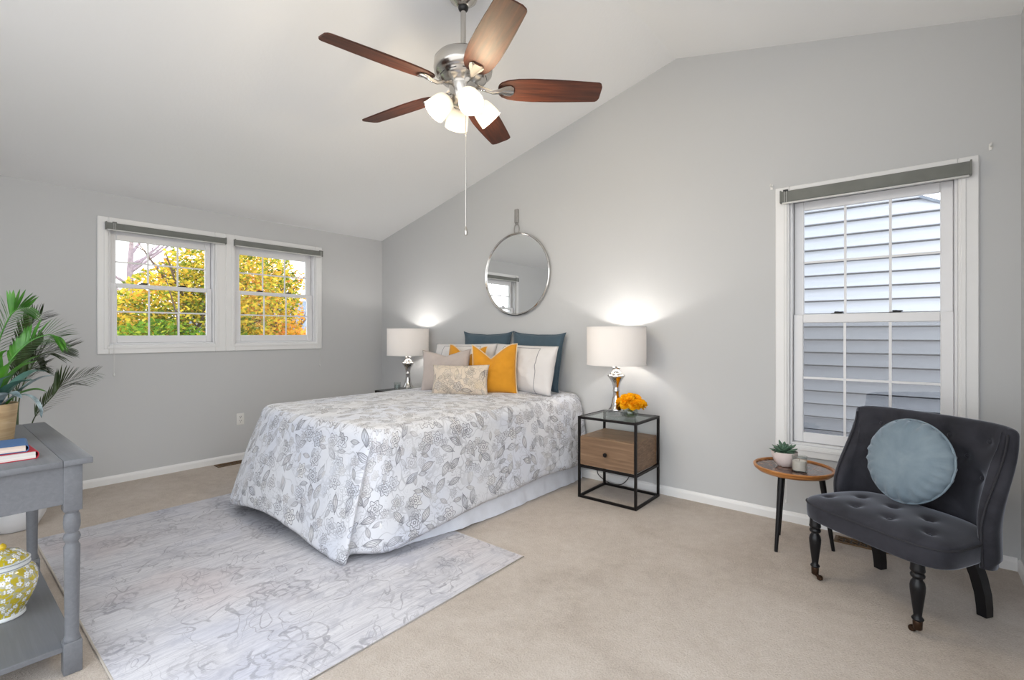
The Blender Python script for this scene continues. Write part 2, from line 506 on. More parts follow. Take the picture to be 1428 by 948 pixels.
def add_grid(bm, fn, nu, nv, closeu=False, uvf=None):
    """surface fn(i/nu, j/nv) -> point; UVs from uvf"""
    V = [[bm.verts.new(fn(i / nu, j / nv)) for j in range(nv + 1)] for i in range(nu if closeu else nu + 1)]
    lay = uv_layer(bm)
    for i in range(nu):
        i2 = (i + 1) % nu if closeu else i + 1
        for j in range(nv):
            q = (V[i][j], V[i2][j], V[i2][j + 1], V[i][j + 1])
            try: f = bm.faces.new(q)
            except ValueError: continue
            if uvf:
                for l, (a, c) in zip(f.loops, ((i, j), (i + 1, j), (i + 1, j + 1), (i, j + 1))):
                    l[lay].uv = uvf(a / nu, c / nv)
    return V
def add_lathe(bm, prof, seg=40, cx=0, cy=0, cap=True, uvr=None):
    """prof: (r, z) from bottom to top"""
    lay = uv_layer(bm)
    rings = []
    ln = [0]
    for (r0, z0), (r1, z1) in zip(prof, prof[1:]): ln.append(ln[-1] + math.hypot(r1 - r0, z1 - z0))
    ru = uvr or max(r for r, z in prof)
    for r, z in prof:
        rings.append([bm.verts.new((cx + r * math.cos(2 * PI * i / seg), cy + r * math.sin(2 * PI * i / seg), z)) for i in range(seg)])
    for k in range(len(prof) - 1):
        for i in range(seg):
            j = (i + 1) % seg
            f = bm.faces.new((rings[k][i], rings[k][j], rings[k + 1][j], rings[k + 1][i]))
            for l, (a, c) in zip(f.loops, ((i, k), (i + 1, k), (i + 1, k + 1), (i, k + 1))):
                l[lay].uv = (a / seg * 2 * PI * ru, ln[c])
    if cap:
        if prof[0][0] > 1e-5: bm.faces.new(rings[0][::-1])
        if prof[-1][0] > 1e-5: bm.faces.new(rings[-1])
    return [v for r in rings for v in r]
def add_tube(bm, pts, rad, seg=10, caps=True):
    pts = [Vector(p) for p in pts]
    n = len(pts)
    rr = rad if isinstance(rad, (list, tuple)) else [rad] * n
    rings = []
    up = Vector((0, 0, 1))
    prev = None
    for i, p in enumerate(pts):
        t = (pts[min(i + 1, n - 1)] - pts[max(i - 1, 0)]).normalized()
        if prev is None:
            a = up if abs(t.z) < 0.95 else Vector((1, 0, 0))
            x = t.cross(a).normalized()
        else:
            x = (prev - t * prev.dot(t)).normalized()
        prev = x
        y = t.cross(x)
        rings.append([bm.verts.new(p + (x * math.cos(2 * PI * k / seg) + y * math.sin(2 * PI * k / seg)) * rr[i]) for k in range(seg)])
    for i in range(n - 1):
        for k in range(seg):
            j = (k + 1) % seg
            bm.faces.new((rings[i][k], rings[i][j], rings[i + 1][j], rings[i + 1][k]))
    if caps:
        bm.faces.new(rings[0][::-1]); bm.faces.new(rings[-1])
    return [v for r in rings for v in r]
def add_ball(bm, c, r, seg=14, rings=8, scale=(1, 1, 1)):
    prof = [(max(1e-5, r * math.sin(PI * k / rings)), -r * math.cos(PI * k / rings)) for k in range(rings + 1)]
    vs_ = add_lathe(bm, prof, seg, cap=False)
    bmesh.ops.transform(bm, matrix=Matrix.Translation(c) @ Matrix.Diagonal((*scale, 1)), verts=vs_)
    return vs_
def curve_pts(pts, n=8):
    """Catmull-Rom through pts"""
    P = [Vector(p) for p in pts]
    P = [P[0] * 2 - P[1]] + P + [P[-1] * 2 - P[-2]]
    out = []
    for i in range(1, len(P) - 2):
        for k in range(n):
            t = k / n
            a, b, c, d = P[i - 1], P[i], P[i + 1], P[i + 2]
            out.append(0.5 * ((2 * b) + (c - a) * t + (2 * a - 5 * b + 4 * c - d) * t * t + (3 * b - a - 3 * c + d) * t ** 3))
    out.append(P[-2])
    return out
def nz3(x, y, z, s=1.0): return mnoise.noise(Vector((x * s, y * s, z * s)))
def smooth01(t):
    t = max(0.0, min(1.0, t)); return t * t * (3 - 2 * t)

# ------------------------------------------------------------------ room shell
RX, RY = 5.643, -4.7           # right wall, front end of the room
RIDGE = (3.784, 3.39)
EAVE_L, EAVE_R = 2.43, 2.962
WT = 0.16
def ceil_z(x):
    return EAVE_L + (RIDGE[1] - EAVE_L) * x / RIDGE[0] if x < RIDGE[0] else RIDGE[1] + (EAVE_R - RIDGE[1]) * (x - RIDGE[0]) / (RX - RIDGE[0])

bm = bmesh.new(); add_box(bm, (-WT, RY, -0.2), (RX + WT, WT, 0)); struct('floor', bm, M['carpet'])
bm = bmesh.new()
add_prism(bm, [(-0.3, ceil_z(0) - 0.0761), (RIDGE[0], RIDGE[1]), (RIDGE[0], RIDGE[1] + 0.15), (-0.3, ceil_z(0) + 0.074)], 'y', RY - 0.1, WT)
add_prism(bm, [(RIDGE[0], RIDGE[1]), (RX + WT, ceil_z(RX + WT)), (RX + WT, ceil_z(RX + WT) + 0.15), (RIDGE[0], RIDGE[1] + 0.15)], 'y', RY - 0.1, WT)
struct('ceiling', bm, M['ceil'])

# openings: left wall (y0, y1, z0, z1), back wall (x0, x1, z0, z1)
OW1 = (-2.72, -1.915, 1.165, 2.155)
OW2 = (-1.74, -0.895, 1.165, 2.155)
OW3 = (4.56, 5.395, 0.525, 2.165)
bm = bmesh.new()
def lw(y0, y1, z0, z1): add_box(bm, (-WT, y0, z0), (0, y1, z1))
lw(RY, OW1[0], 0, 2.43); lw(OW1[1], OW2[0], 0, 2.43); lw(OW2[1], 0, 0, 2.43)
for o in (OW1, OW2):
    lw(o[0], o[1], 0, o[2]); lw(o[0], o[1], o[3], 2.43)
struct('wall_left', bm, M['wall'])
bm = bmesh.new()
e = 0.02
add_prism(bm, [(0, 0), (OW3[0], 0), (OW3[0], ceil_z(OW3[0]) + e), (RIDGE[0], RIDGE[1] + e), (0, ceil_z(0) + e)], 'y', 0, WT)
add_prism(bm, [(OW3[1], 0), (RX, 0), (RX, ceil_z(RX) + e), (OW3[1], ceil_z(OW3[1]) + e)], 'y', 0, WT)
add_prism(bm, [(OW3[0], 0), (OW3[1], 0), (OW3[1], OW3[2]), (OW3[0], OW3[2])], 'y', 0, WT)
add_prism(bm, [(OW3[0], OW3[3]), (OW3[1], OW3[3]), (OW3[1], ceil_z(OW3[1]) + e), (OW3[0], ceil_z(OW3[0]) + e)], 'y', 0, WT)
struct('wall_back', bm, M['wall'])
bm = bmesh.new()
add_box(bm, (RX, -2.2, 0), (RX + WT, 0, EAVE_R + 0.01))
struct('wall_right', bm, M['wall'])

bm = bmesh.new()
add_prism(bm, [(0, 0), (2.0, 0), (2.0, ceil_z(2.0) + 0.02), (0, ceil_z(0) + 0.02)], 'y', RY, RY + WT)  # unseen partial wall, added to cut daylight from the front left
struct('wall_front_light_block', bm, M['wall'])

def baseboard(name, p0, p1, n):
    """moulded board along p0-p1, sticking out along n"""
    bm = bmesh.new()
    p0, p1, n = Vector(p0), Vector(p1), Vector(n)
    prof = [(0, 0), (0.014, 0), (0.014, 0.045), (0.011, 0.056), (0.006, 0.063), (0.004, 0.068), (0, 0.068)]
    a = [bm.verts.new(p0 + n * d + Vector((0, 0, z))) for d, z in prof]
    b = [bm.verts.new(p1 + n * d + Vector((0, 0, z))) for d, z in prof]
    bm.faces.new(a); bm.faces.new(b[::-1])
    k = len(prof)
    for i in range(k): bm.faces.new((a[i], b[i], b[(i + 1) % k], a[(i + 1) % k]))
    struct(name, bm, M['trim'])
baseboard('baseboard_left', (0, RY, 0), (0, 0, 0), (1, 0, 0))
baseboard('baseboard_back', (0.014, 0, 0), (RX - 0.014, 0, 0), (0, -1, 0))
baseboard('baseboard_right', (RX, -2.2, 0), (RX, 0, 0), (-1, 0, 0))

# ------------------------------------------------------------------ windows
def frame_rect(bm, u0, u1, z0, z1, w, d0, d1, F, bev=0.004):
    """four boards round a rectangle (inner edge u0..u1, z0..z1), width w (l, r, b, t)"""
    l, r, b, t = w
    for a in ((u0 - l, u0, z0 - b, z1 + t), (u1, u1 + r, z0 - b, z1 + t), (u0, u1, z0 - b, z0), (u0, u1, z1, z1 + t)):
        F(bm, a[0], a[1], a[2], a[3], d0, d1, bev)
def window(name, op, F, casing, glass_u, glass_up, glass_lo, tilt):
    """F(bm,u0,u1,z0,z1,d0,d1,bev) lays a box: d grows outward from the room face"""
    root = thing(name, None, None); root['kind'] = 'structure'
    cu0, cu1, cz0, cz1 = casing
    bm = bmesh.new()
    frame_rect(bm, op[0], op[1], op[2], op[3], (op[0] - cu0, cu1 - op[1], op[2] - cz0, cz1 - op[3]), -0.018, 0.0, F, 0.005)
    # moulding steps on the casing
    frame_rect(bm, op[0] - 0.012, op[1] + 0.012, op[2] - 0.012, op[3] + 0.012, (0.02, 0.02, 0.02, 0.02), -0.024, -0.018, F, 0.002)
    obj('casing', bm, M['trim'], root, smooth=False)
    bm = bmesh.new()
    frame_rect(bm, op[0] + 0.014, op[1] - 0.014, op[2] + 0.014, op[3] - 0.014, (0.014,) * 4, 0.0, 0.15, F, 0.002)
    frame_rect(bm, op[0] + 0.026, op[1] - 0.026, op[2] + 0.026, op[3] - 0.026, (0.012,) * 4, 0.092, 0.11, F, 0.002)
    obj('jamb', bm, M['vinyl'], root, smooth=False)
    (g0, g1), (uz0, uz1), (lz0, lz1) = glass_u, glass_up, glass_lo
    su0, su1 = op[0] + 0.016, op[1] - 0.016
    for nm, z0, z1, b, t, d0, d1 in (('upper_sash', uz0, uz1, 0.035, op[3] - 0.016 - uz1, 0.062, 0.090), ('lower_sash', lz0, lz1, lz0 - op[2] - 0.016, uz0 - lz1, 0.030, 0.058)):
        bm = bmesh.new()
        frame_rect(bm, g0, g1, z0, z1, (g0 - su0, su1 - g1, b, t), d0, d1, F, 0.004)
        sash = obj(nm, bm, M['vinyl'], root, smooth=False)
        bm = bmesh.new()
        dm = (d0 + d1) / 2
        for k in (1, 2):
            u = g0 + (g1 - g0) * k / 3
            F(bm, u - 0.007, u + 0.007, z0, z1, dm - 0.007, dm - 0.003, 0)
        zm = (z0 + z1) / 2
        F(bm, g0, g1, zm - 0.007, zm + 0.007, dm - 0.008, dm - 0.002, 0)
        obj('muntin', bm, M['vinyl'], sash, smooth=False)
        bm = bmesh.new()
        F(bm, g0 - 0.003, g1 + 0.003, z0 - 0.003, z1 + 0.003, dm, dm + 0.003, 0)
        obj('pane', bm, M['glass'], sash, smooth=False)
        if nm == 'lower_sash':
            for k in (0.27, 0.70):
                u = g0 + (g1 - g0) * k
                bm = bmesh.new()
                zt = z1 + t
                F(bm, u - 0.03, u + 0.03, zt, zt + 0.006, d0 + 0.004, d1 - 0.004, 0.002)
                F(bm, u - 0.012, u + 0.038, zt + 0.006, zt + 0.014, d0 + 0.008, d0 + 0.018, 0.003)
                F(bm, u - 0.014, u + 0.014, zt + 0.004, zt + 0.016, d0 + 0.010, d0 + 0.024, 0.004)
                obj('sash_lock', bm, M['latch'], sash, smooth=False)
    return root
def FL(bm, u0, u1, z0, z1, d0, d1, bev):   # left wall: u = y, outward = -x
    add_box(bm, (-d1, u0, z0), (-d0, u1, z1), bev, 1)
def FB(bm, u0, u1, z0, z1, d0, d1, bev):   # back wall: u = x, outward = +y
    add_box(bm, (u0, d0, z0), (u1, d1, z1), bev, 1)
window('window_1', OW1, FL, (-2.794, -1.822, 1.09, 2.236), (-2.655, -1.975), (1.692, 2.062), (1.245, 1.655), 0)
window('window_2', OW2, FL, (-1.822, -0.820, 1.09, 2.236), (-1.668, -0.972), (1.692, 2.062), (1.245, 1.655), 0)
w3 = window('window_3', OW3, FB, (4.475, 5.481, 0.449, 2.250), (4.632, 5.322), (1.392, 2.09), (0.605, 1.335), 0)
m, nt, b = mat_new('insect_screen')
nt.nodes.remove(b)
tr = nt.nodes.new('ShaderNodeBsdfTransparent'); tr.inputs[0].default_value = (1, 1, 1, 1)
df = nt.nodes.new('ShaderNodeBsdfDiffuse'); df.inputs[0].default_value = (0.05, 0.05, 0.055, 1)
mx = nt.nodes.new('ShaderNodeMixShader'); mx.inputs[0].default_value = 0.38
nt.links.new(tr.outputs[0], mx.inputs[1]); nt.links.new(df.outputs[0], mx.inputs[2])
nt.links.new(mx.outputs[0], nt.nodes['Material Output'].inputs['Surface'])
M['screen'] = m
bm = bmesh.new()
add_box(bm, (4.592, 0.120, 0.545), (5.362, 0.122, 1.36))
obj('insect_screen', bm, M['screen'], w3, smooth=False)

# roller shades with their pull cords
def roller_shade(label, u0, u1, z0, z1, cord_u, cord_z, onback, loc):
    root = thing('roller_shade', label, 'window shade', loc, group=None)
    def F(bm, a0, a1, b0, b1, d0, d1, bev=0.0):
        if onback: add_box(bm, (a0 - loc[0], -d1, b0 - loc[2]), (a1 - loc[0], -d0, b1 - loc[2]), bev)
        else: add_box(bm, (d0, a0 - loc[1], b0 - loc[2]), (d1, a1 - loc[1], b1 - loc[2]), bev)
    bm = bmesh.new()
    F(bm, u0, u1, z0, z1, 0.026, 0.064, 0.006)
    obj('shade_roll', bm, M['shade_grey'], root)
    bm = bmesh.new()
    F(bm, u0 + 0.006, u1 - 0.006, z0 - 0.010, z0 + 0.002, 0.036, 0.052, 0.004)
    obj('bottom_rail', bm, M['cordwhite'], root)
    for u in (u0, u1):
        bm = bmesh.new()
        F(bm, u - 0.004, u + 0.004, z0 - 0.004, z1 + 0.006, 0.024, 0.066, 0.001)
        obj('bracket', bm, M['shade_grey'], root)
    bm = bmesh.new()
    def P(u, d, z): return Vector((u - loc[0], -d, z - loc[2])) if onback else Vector((d, u - loc[1], z - loc[2]))
    for k in (-0.006, 0.006):
        add_tube(bm, [P(cord_u + k, 0.070, z1), P(cord_u + k, 0.070, (z1 + cord_z) / 2), P(cord_u + k * 0.3, 0.045, cord_z)], 0.0011, 6)
    obj('pull_cord', bm, M['cordwhite'], root)
    bm = bmesh.new()
    c = P(cord_u, 0.045, cord_z)
    v = add_lathe(bm, [(0.002, -0.03), (0.007, -0.024), (0.006, -0.008), (0.002, 0.0)], 12)
    bmesh.ops.translate(bm, vec=c, verts=v)
    obj('cord_pull', bm, M['cordwhite'], root)
    bm = bmesh.new()
    F(bm, cord_u - 0.014, cord_u + 0.014, z1 - 0.003, z1 + 0.008, 0.052, 0.072, 0.002)
    obj('cord_guide', bm, M['latch'] if onback else M['shade_grey'], root)
    return root
roller_shade('grey roller shade rolled up over the left half of the double window', -2.743, -1.835, 2.132, 2.184, -2.690, 0.935, False, (0, -2.29, 2.16))
roller_shade('grey roller shade rolled up over the double window half nearest the corner', -1.751, -0.837, 2.132, 2.184, -0.862, 0.92, False, (0, -1.29, 2.16))
roller_shade('long grey roller shade rolled up over the single window behind the chair', 4.514, 5.445, 2.140, 2.212, 4.545, 0.16, True, (4.98, 0, 2.17))

# curtain-rod hooks beside the single window
for lab, x, z in (('small white curtain rod hook left of the single window', 4.450, 2.268), ('small white curtain rod hook right of the single window', 5.527, 2.285)):
    t = thing('curtain_hook', lab, 'hook', (x, 0, z), group=None)
    bm = bmesh.new(); add_box(bm, (-0.008, -0.004, -0.018), (0.008, 0, 0.018), 0.002); obj('plate', bm, M['outlet'], t)
    bm = bmesh.new(); add_tube(bm, [(0, -0.002, 0.004), (0, -0.028, 0.0), (0, -0.036, 0.006), (0, -0.036, 0.014)], 0.004, 8); obj('prong', bm, M['outlet'], t)

# ------------------------------------------------------------------ outside
def leaf_mat(name, stops):
    m, nt, b = mat_new(name)
    g = nt.nodes.new('ShaderNodeNewGeometry')
    tc = uvs(nt)
    k = S(nt, g.outputs['Random Per Island']) * 0.68 + noise_t(nt, tc.outputs['Object'], 0.9, 2).step(0.3, 0.7) * 0.32
    c = ramp(nt, k, stops)
    nt.nodes.remove(b)
    d = nt.nodes.new('ShaderNodeBsdfDiffuse'); t = nt.nodes.new('ShaderNodeBsdfTranslucent')
    nt.links.new(c, d.inputs[0]); nt.links.new(c, t.inputs[0])
    mx = nt.nodes.new('ShaderNodeMixShader'); mx.inputs[0].default_value = 0.4
    nt.links.new(d.outputs[0], mx.inputs[1]); nt.links.new(t.outputs[0], mx.inputs[2])
    nt.links.new(mx.outputs[0], nt.nodes['Material Output'].inputs['Surface'])
    return m
M['leaf_yellow'] = leaf_mat('yellow_green_leaves', [(0.0, srgb(70, 84, 34)), (0.3, srgb(138, 158, 54)), (0.52, srgb(232, 216, 84)), (0.78, srgb(255, 214, 80)), (1.0, srgb(250, 150, 100))])
M['leaf_orange'] = leaf_mat('orange_leaves', [(0.0, srgb(110, 110, 48)), (0.3, srgb(236, 206, 76)), (0.6, srgb(255, 200, 84)), (0.82, srgb(248, 150, 84)), (1.0, srgb(226, 104, 92))])
M['leaf_green'] = leaf_mat('green_leaves', [(0.0, srgb(60, 96, 40)), (0.4, srgb(120, 160, 56)), (0.7, srgb(176, 196, 70)), (1.0, srgb(240, 200, 80))])
M['bark'] = plain('grey_bark', srgb(112, 96, 90), 0.9, var=0.2)
M['twig'] = plain('purple_grey_twigs', srgb(168, 150, 158), 0.9, var=0.2)
M['lawn'] = plain('lawn', srgb(96, 112, 60), 1.0, var=0.3, vscale=1.0)
def foliage(bm, blobs, n, size, rnd):
    tot = sum(b[3] * b[4] * b[5] for b in blobs)
    for cx, cy, cz, rx, ry, rz in blobs:
        for _ in range(int(n * rx * ry * rz / tot)):
            while True:
                p = Vector((rnd.uniform(-1, 1), rnd.uniform(-1, 1), rnd.uniform(-1, 1)))
                if 0.35 < p.length < 1: break
            c = Vector((cx + p.x * rx, cy + p.y * ry, cz + p.z * rz))
            q = Matrix.Rotation(rnd.uniform(0, 6.28), 3, 'Z') @ Matrix.Rotation(rnd.uniform(-1.1, 1.1), 3, 'X') @ Matrix.Rotation(rnd.uniform(-1.1, 1.1), 3, 'Y')
            s = size * rnd.uniform(0.6, 1.3)
            vv = [bm.verts.new(c + q @ Vector(k)) for k in ((-s, 0, 0), (-0.2 * s, -0.55 * s, 0.1 * s), (s, 0, 0), (-0.2 * s, 0.55 * s, 0.1 * s))]
            bm.faces.new(vv)
def tree(label, base, h, blobs, leaf, n, size, seed, bark='bark', group='autumn trees outside the windows'):
    rnd = random.Random(seed)
    t = thing('tree', label, 'tree', base, group=group)
    bm = bmesh.new()
    add_tube(bm, [(0, 0, 0), (0.06, 0.04, h * 0.4), (0.02, -0.03, h * 0.75), (0.1, 0.05, h)], [0.2, 0.15, 0.1, 0.03], 10)
    for k in range(14):
        z = h * rnd.uniform(0.35, 0.9); a = rnd.uniform(0, 6.28); L = (1.3 - z / h) * h * 0.42
        p0 = Vector((0.04, 0, z)); d = Vector((math.cos(a), math.sin(a), rnd.uniform(0.4, 1.0)))
        p1 = p0 + d * L * 0.5; p2 = p0 + d * L + Vector((0, 0, L * 0.2))
        add_tube(bm, [p0, p1, p2], [0.06, 0.035, 0.008], 6)
        for q in range(5):
            s0 = p0.lerp(p2, rnd.uniform(0.3, 0.95)); a2 = a + rnd.uniform(-1.2, 1.2)
            add_tube(bm, [s0, s0 + Vector((math.cos(a2), math.sin(a2), rnd.uniform(0.1, 1))) * L * rnd.uniform(0.2, 0.4)], [0.018, 0.004], 5)
    obj('trunk', bm, M[bark], t)
    if n:
        bm = bmesh.new()
        foliage(bm, blobs, n, size, rnd)
        me = bpy.data.meshes.new('crown'); bm.to_mesh(me); bm.free()
        me.materials.append(M[leaf])
        o = bpy.data.objects.new('crown', me); COL.objects.link(o); o.parent = t
    return t
GZ = -3.2
bm = bmesh.new(); add_box(bm, (-40, -16, GZ - 0.2), (-3, 26, GZ)); tag(obj('lawn', bm, M['lawn'], smooth=False), kind='structure')
tree('tall yellow and green autumn tree filling the left half of the double window', (-9.2, 0.6, GZ), 6.2,
     [(0, 0.2, 4.5, 1.5, 1.9, 1.9), (0.4, 1.3, 5.6, 1.3, 1.4, 1.5), (0, -1.2, 4.2, 1.2, 0.9, 1.3), (0.2, 0.5, 6.3, 1.1, 1.0, 1.0), (0, -0.5, 5.2, 1, 0.9, 0.8)], 'leaf_yellow', 22000, 0.062, 3)
tree('orange autumn tree seen through the double window half nearest the corner', (-10.0, 3.1, GZ), 6.0,
     [(0, -0.1, 5.0, 1.2, 1.0, 1.5), (0.2, 0.2, 4.0, 1.1, 1.2, 0.8), (0, -0.3, 6.3, 1.0, 0.9, 0.8), (0, 1.0, 6.0, 0.5, 0.4, 0.5)], 'leaf_orange', 8000, 0.062, 5)
tree('low green shrub under the yellow tree beyond the double window', (-8.2, 0.4, GZ), 4.2,
     [(0, -0.6, 3.9, 1.2, 1.2, 0.9), (0, 0.9, 3.7, 1.2, 1.2, 0.8), (0, 2.0, 3.6, 1.0, 1.0, 0.7)], 'leaf_green', 11000, 0.06, 8)
tree('low red and yellow shrub under the orange tree beyond the double window', (-8.6, 3.5, GZ), 4.0,
     [(0, -0.3, 3.8, 0.9, 1.0, 0.75), (0, 1.0, 3.7, 0.9, 1.0, 0.7)], 'leaf_orange', 5000, 0.06, 9)
tree('bare purplish tree behind the yellow autumn tree', (-17, 1.2, GZ), 9.0, [], 'leaf_green', 0, 0.1, 11, 'twig')

M['roof'] = plain('grey_blue_shingles', srgb(132, 142, 156), 0.9, var=0.2, vscale=12)
M['farwall'] = plain('far_house_siding', srgb(190, 186, 184), 0.8)
M['lap_shadow'] = plain('lap_shadow_backing', srgb(84, 86, 94), 0.9)  # dark grey standing for the shadow lines under the siding laps
t = thing('house', 'far house with grey blue shingle roof seen between the autumn trees', 'house', (-22, 8.0, GZ))
bm = bmesh.new(); add_box(bm, (-3, -3.0, 0), (3, 5.0, 3.9)); obj('wall', bm, M['farwall'], t, smooth=False)
bm = bmesh.new(); add_prism(bm, [(-3.5, 3.8), (3.5, 3.8), (0, 6.3)], 'y', -3.4, 5.4)
obj('roof', bm, M['roof'], t, smooth=False)

def siding_mat():
    m, nt, b = mat_new('pale_blue_siding')
    tc = uvs(nt)
    g = noise_t(nt, mapped(nt, tc.outputs['Object'], (2, 1, 40)), 1.0, 3)
    nt.links.new(ramp(nt, g, [(0.3, srgb(186, 190, 200)), (0.7, srgb(198, 202, 210))]), b.inputs['Base Color'])
    b.inputs['Roughness'].default_value = 0.6
    return m
M['siding'] = siding_mat()
t = thing('neighbouring_house', 'pale blue house wall of lap siding just outside the single window', 'house', (5.8, 1.75, GZ))
bm = bmesh.new()
bh = 0.122
def rake(x): return 5.33 - 0.54 * x      # roof line falling to the right (x local)
z = 0.0
gap = 0.017  # slot between boards, shaped to read as each lap's shadow line
while z < 8.0:
    z2 = z + bh
    x1 = min(4.0, (5.33 - z2) / 0.54)
    if x1 > -3.0:
        x1b = min(4.0, (5.33 - z) / 0.54)
        prof = [(-0.050, z + gap), (-0.050, z + gap + 0.004), (-0.018, z2 - 0.004), (-0.018, z2 + 0.002), (-0.006, z2 + 0.004), (-0.006, z + gap)]
        a = [bm.verts.new((-4.0, y, q)) for y, q in prof]
        b_ = [bm.verts.new((x1b + (x1 - x1b) * (q - z) / bh, y, q)) for y, q in prof]
        bm.faces.new(a); bm.faces.new(b_[::-1])
        for k in range(6): bm.faces.new((a[k], b_[k], b_[(k + 1) % 6], a[(k + 1) % 6]))
    z = z2
obj('siding', bm, M['siding'], t, smooth=False)
bm = bmesh.new()
add_prism(bm, [(-3.9, 0), (3.9, 0), (3.9, rake(3.9)), (-3.9, rake(-3.9))], 'y', 0.0, 3.0)
obj('wall', bm, M['lap_shadow'], t, smooth=False)  # dark backing seen through the slots as painted lap shadow
bm = bmesh.new()
add_prism(bm, [(-4.2, rake(-4.2) - 0.005), (4.2, rake(4.2) - 0.005), (4.2, rake(4.2) + 0.02), (-4.2, rake(-4.2) + 0.02)], 'y', -0.045, 3.1)
obj('roof_edge', bm, M['roof'], t, smooth=False)

# ------------------------------------------------------------------ rug
RUG_T = 0.009
bm = bmesh.new()
add_box(bm, (1.06, -3.275, 0.0), (3.50, -1.555, RUG_T), 0.003, 2)
rug = thing('area_rug', 'distressed pale lavender grey rug lying on the carpet under the bed foot', 'rug', (2.28, -2.415, 0))
bmesh.ops.translate(bm, vec=(-2.28, 2.415, 0), verts=bm.verts)
obj('pile', bm, M['rug'], rug)
bm = bmesh.new()
hx, hy = 1.22, 0.86
add_tube(bm, [(-hx, -hy, 0.005), (hx, -hy, 0.005), (hx, hy, 0.005), (-hx, hy, 0.005), (-hx, -hy, 0.005)], 0.0048, 8)
obj('bound_edge', bm, M['rug_edge'], rug)

# ------------------------------------------------------------------ bed
BX0, BX1, BY0, BY1 = 1.47, 2.96, -2.14, -0.03     # mattress footprint
bed = thing('bed', 'queen bed with white bed skirt under a floral comforter', 'bed', (2.215, -1.08, 0))
def bl(p): return (p[0] - 2.215, p[1] + 1.08, p[2])
bm = bmesh.new(); add_box(bm, bl((BX0 + .02, BY0 + .02, 0.40)), bl((BX1 - .02, BY1, 0.66)), 0.06, 4); obj('mattress', bm, M['mattress'], bed)
bm = bmesh.new(); add_box(bm, bl((BX0 + .03, BY0 + .03, 0.17)), bl((BX1 - .03, BY1, 0.395)), 0.02, 2); obj('box_spring', bm, M['mattress'], bed)
for x in (BX0 + 0.12, BX1 - 0.12):
    for y in (BY0 + 0.15, BY1 - 0.15):
        bm = bmesh.new()
        add_box(bm, bl((x - .03, y - .03, 0.0 if y > -1.5 else RUG_T)), bl((x + .03, y + .03, 0.17)), 0.004)
        obj('bed_foot', bm, M['black_metal'], bed)
bm = bmesh.new()
path = [(BX0 + 0.02, BY1 - 0.01), (BX0 + 0.02, BY0 + 0.14), (BX0 + 0.06, BY0 + 0.10), (2.79, BY0 + 0.10), (2.825, BY0 + 0.13), (2.93, -1.5), (2.945, BY1 - 0.01)]
pp = []
for (x0, y0), (x1, y1) in zip(path, path[1:]):
    L = math.hypot(x1 - x0, y1 - y0); n = max(2, int(L / 0.02))
    for k in range(n):
        pp.append((x0 + (x1 - x0) * k / n, y0 + (y1 - y0) * k / n, (y1 - y0) / L, -(x1 - x0) / L))
acc = len(pp)
def skirt_fn(a, b):
    i = min(acc - 1, int(round(a * (acc - 1))))
    x, y, nx, ny = pp[i]
    t = 1 - b
    w = (0.010 * nz3(x * 9, y * 9, 1.0) + 0.006 * nz3(x * 23, y * 23, 4) + 0.012) * t + 0.035 * t * t * (0.6 + 0.6 * nz3(x * 3, y * 3, 9))
    z = 0.004 + (RUG_T if y < -1.56 else RUG_T * smooth01((-1.30 - y) / 0.2) if y < -1.3 else 0) + b * 0.34 + 0.004 * nz3(x * 11, y * 11, 2) * (b < 0.01)
    return bl((x - nx * -w, y - ny * -w, max(z, 0.004)))
add_grid(bm, skirt_fn, acc - 1, 14, uvf=lambda a, b: (a * 5.8, b * 0.34))
obj('bed_skirt', bm, M['skirt'], bed, autos=180)

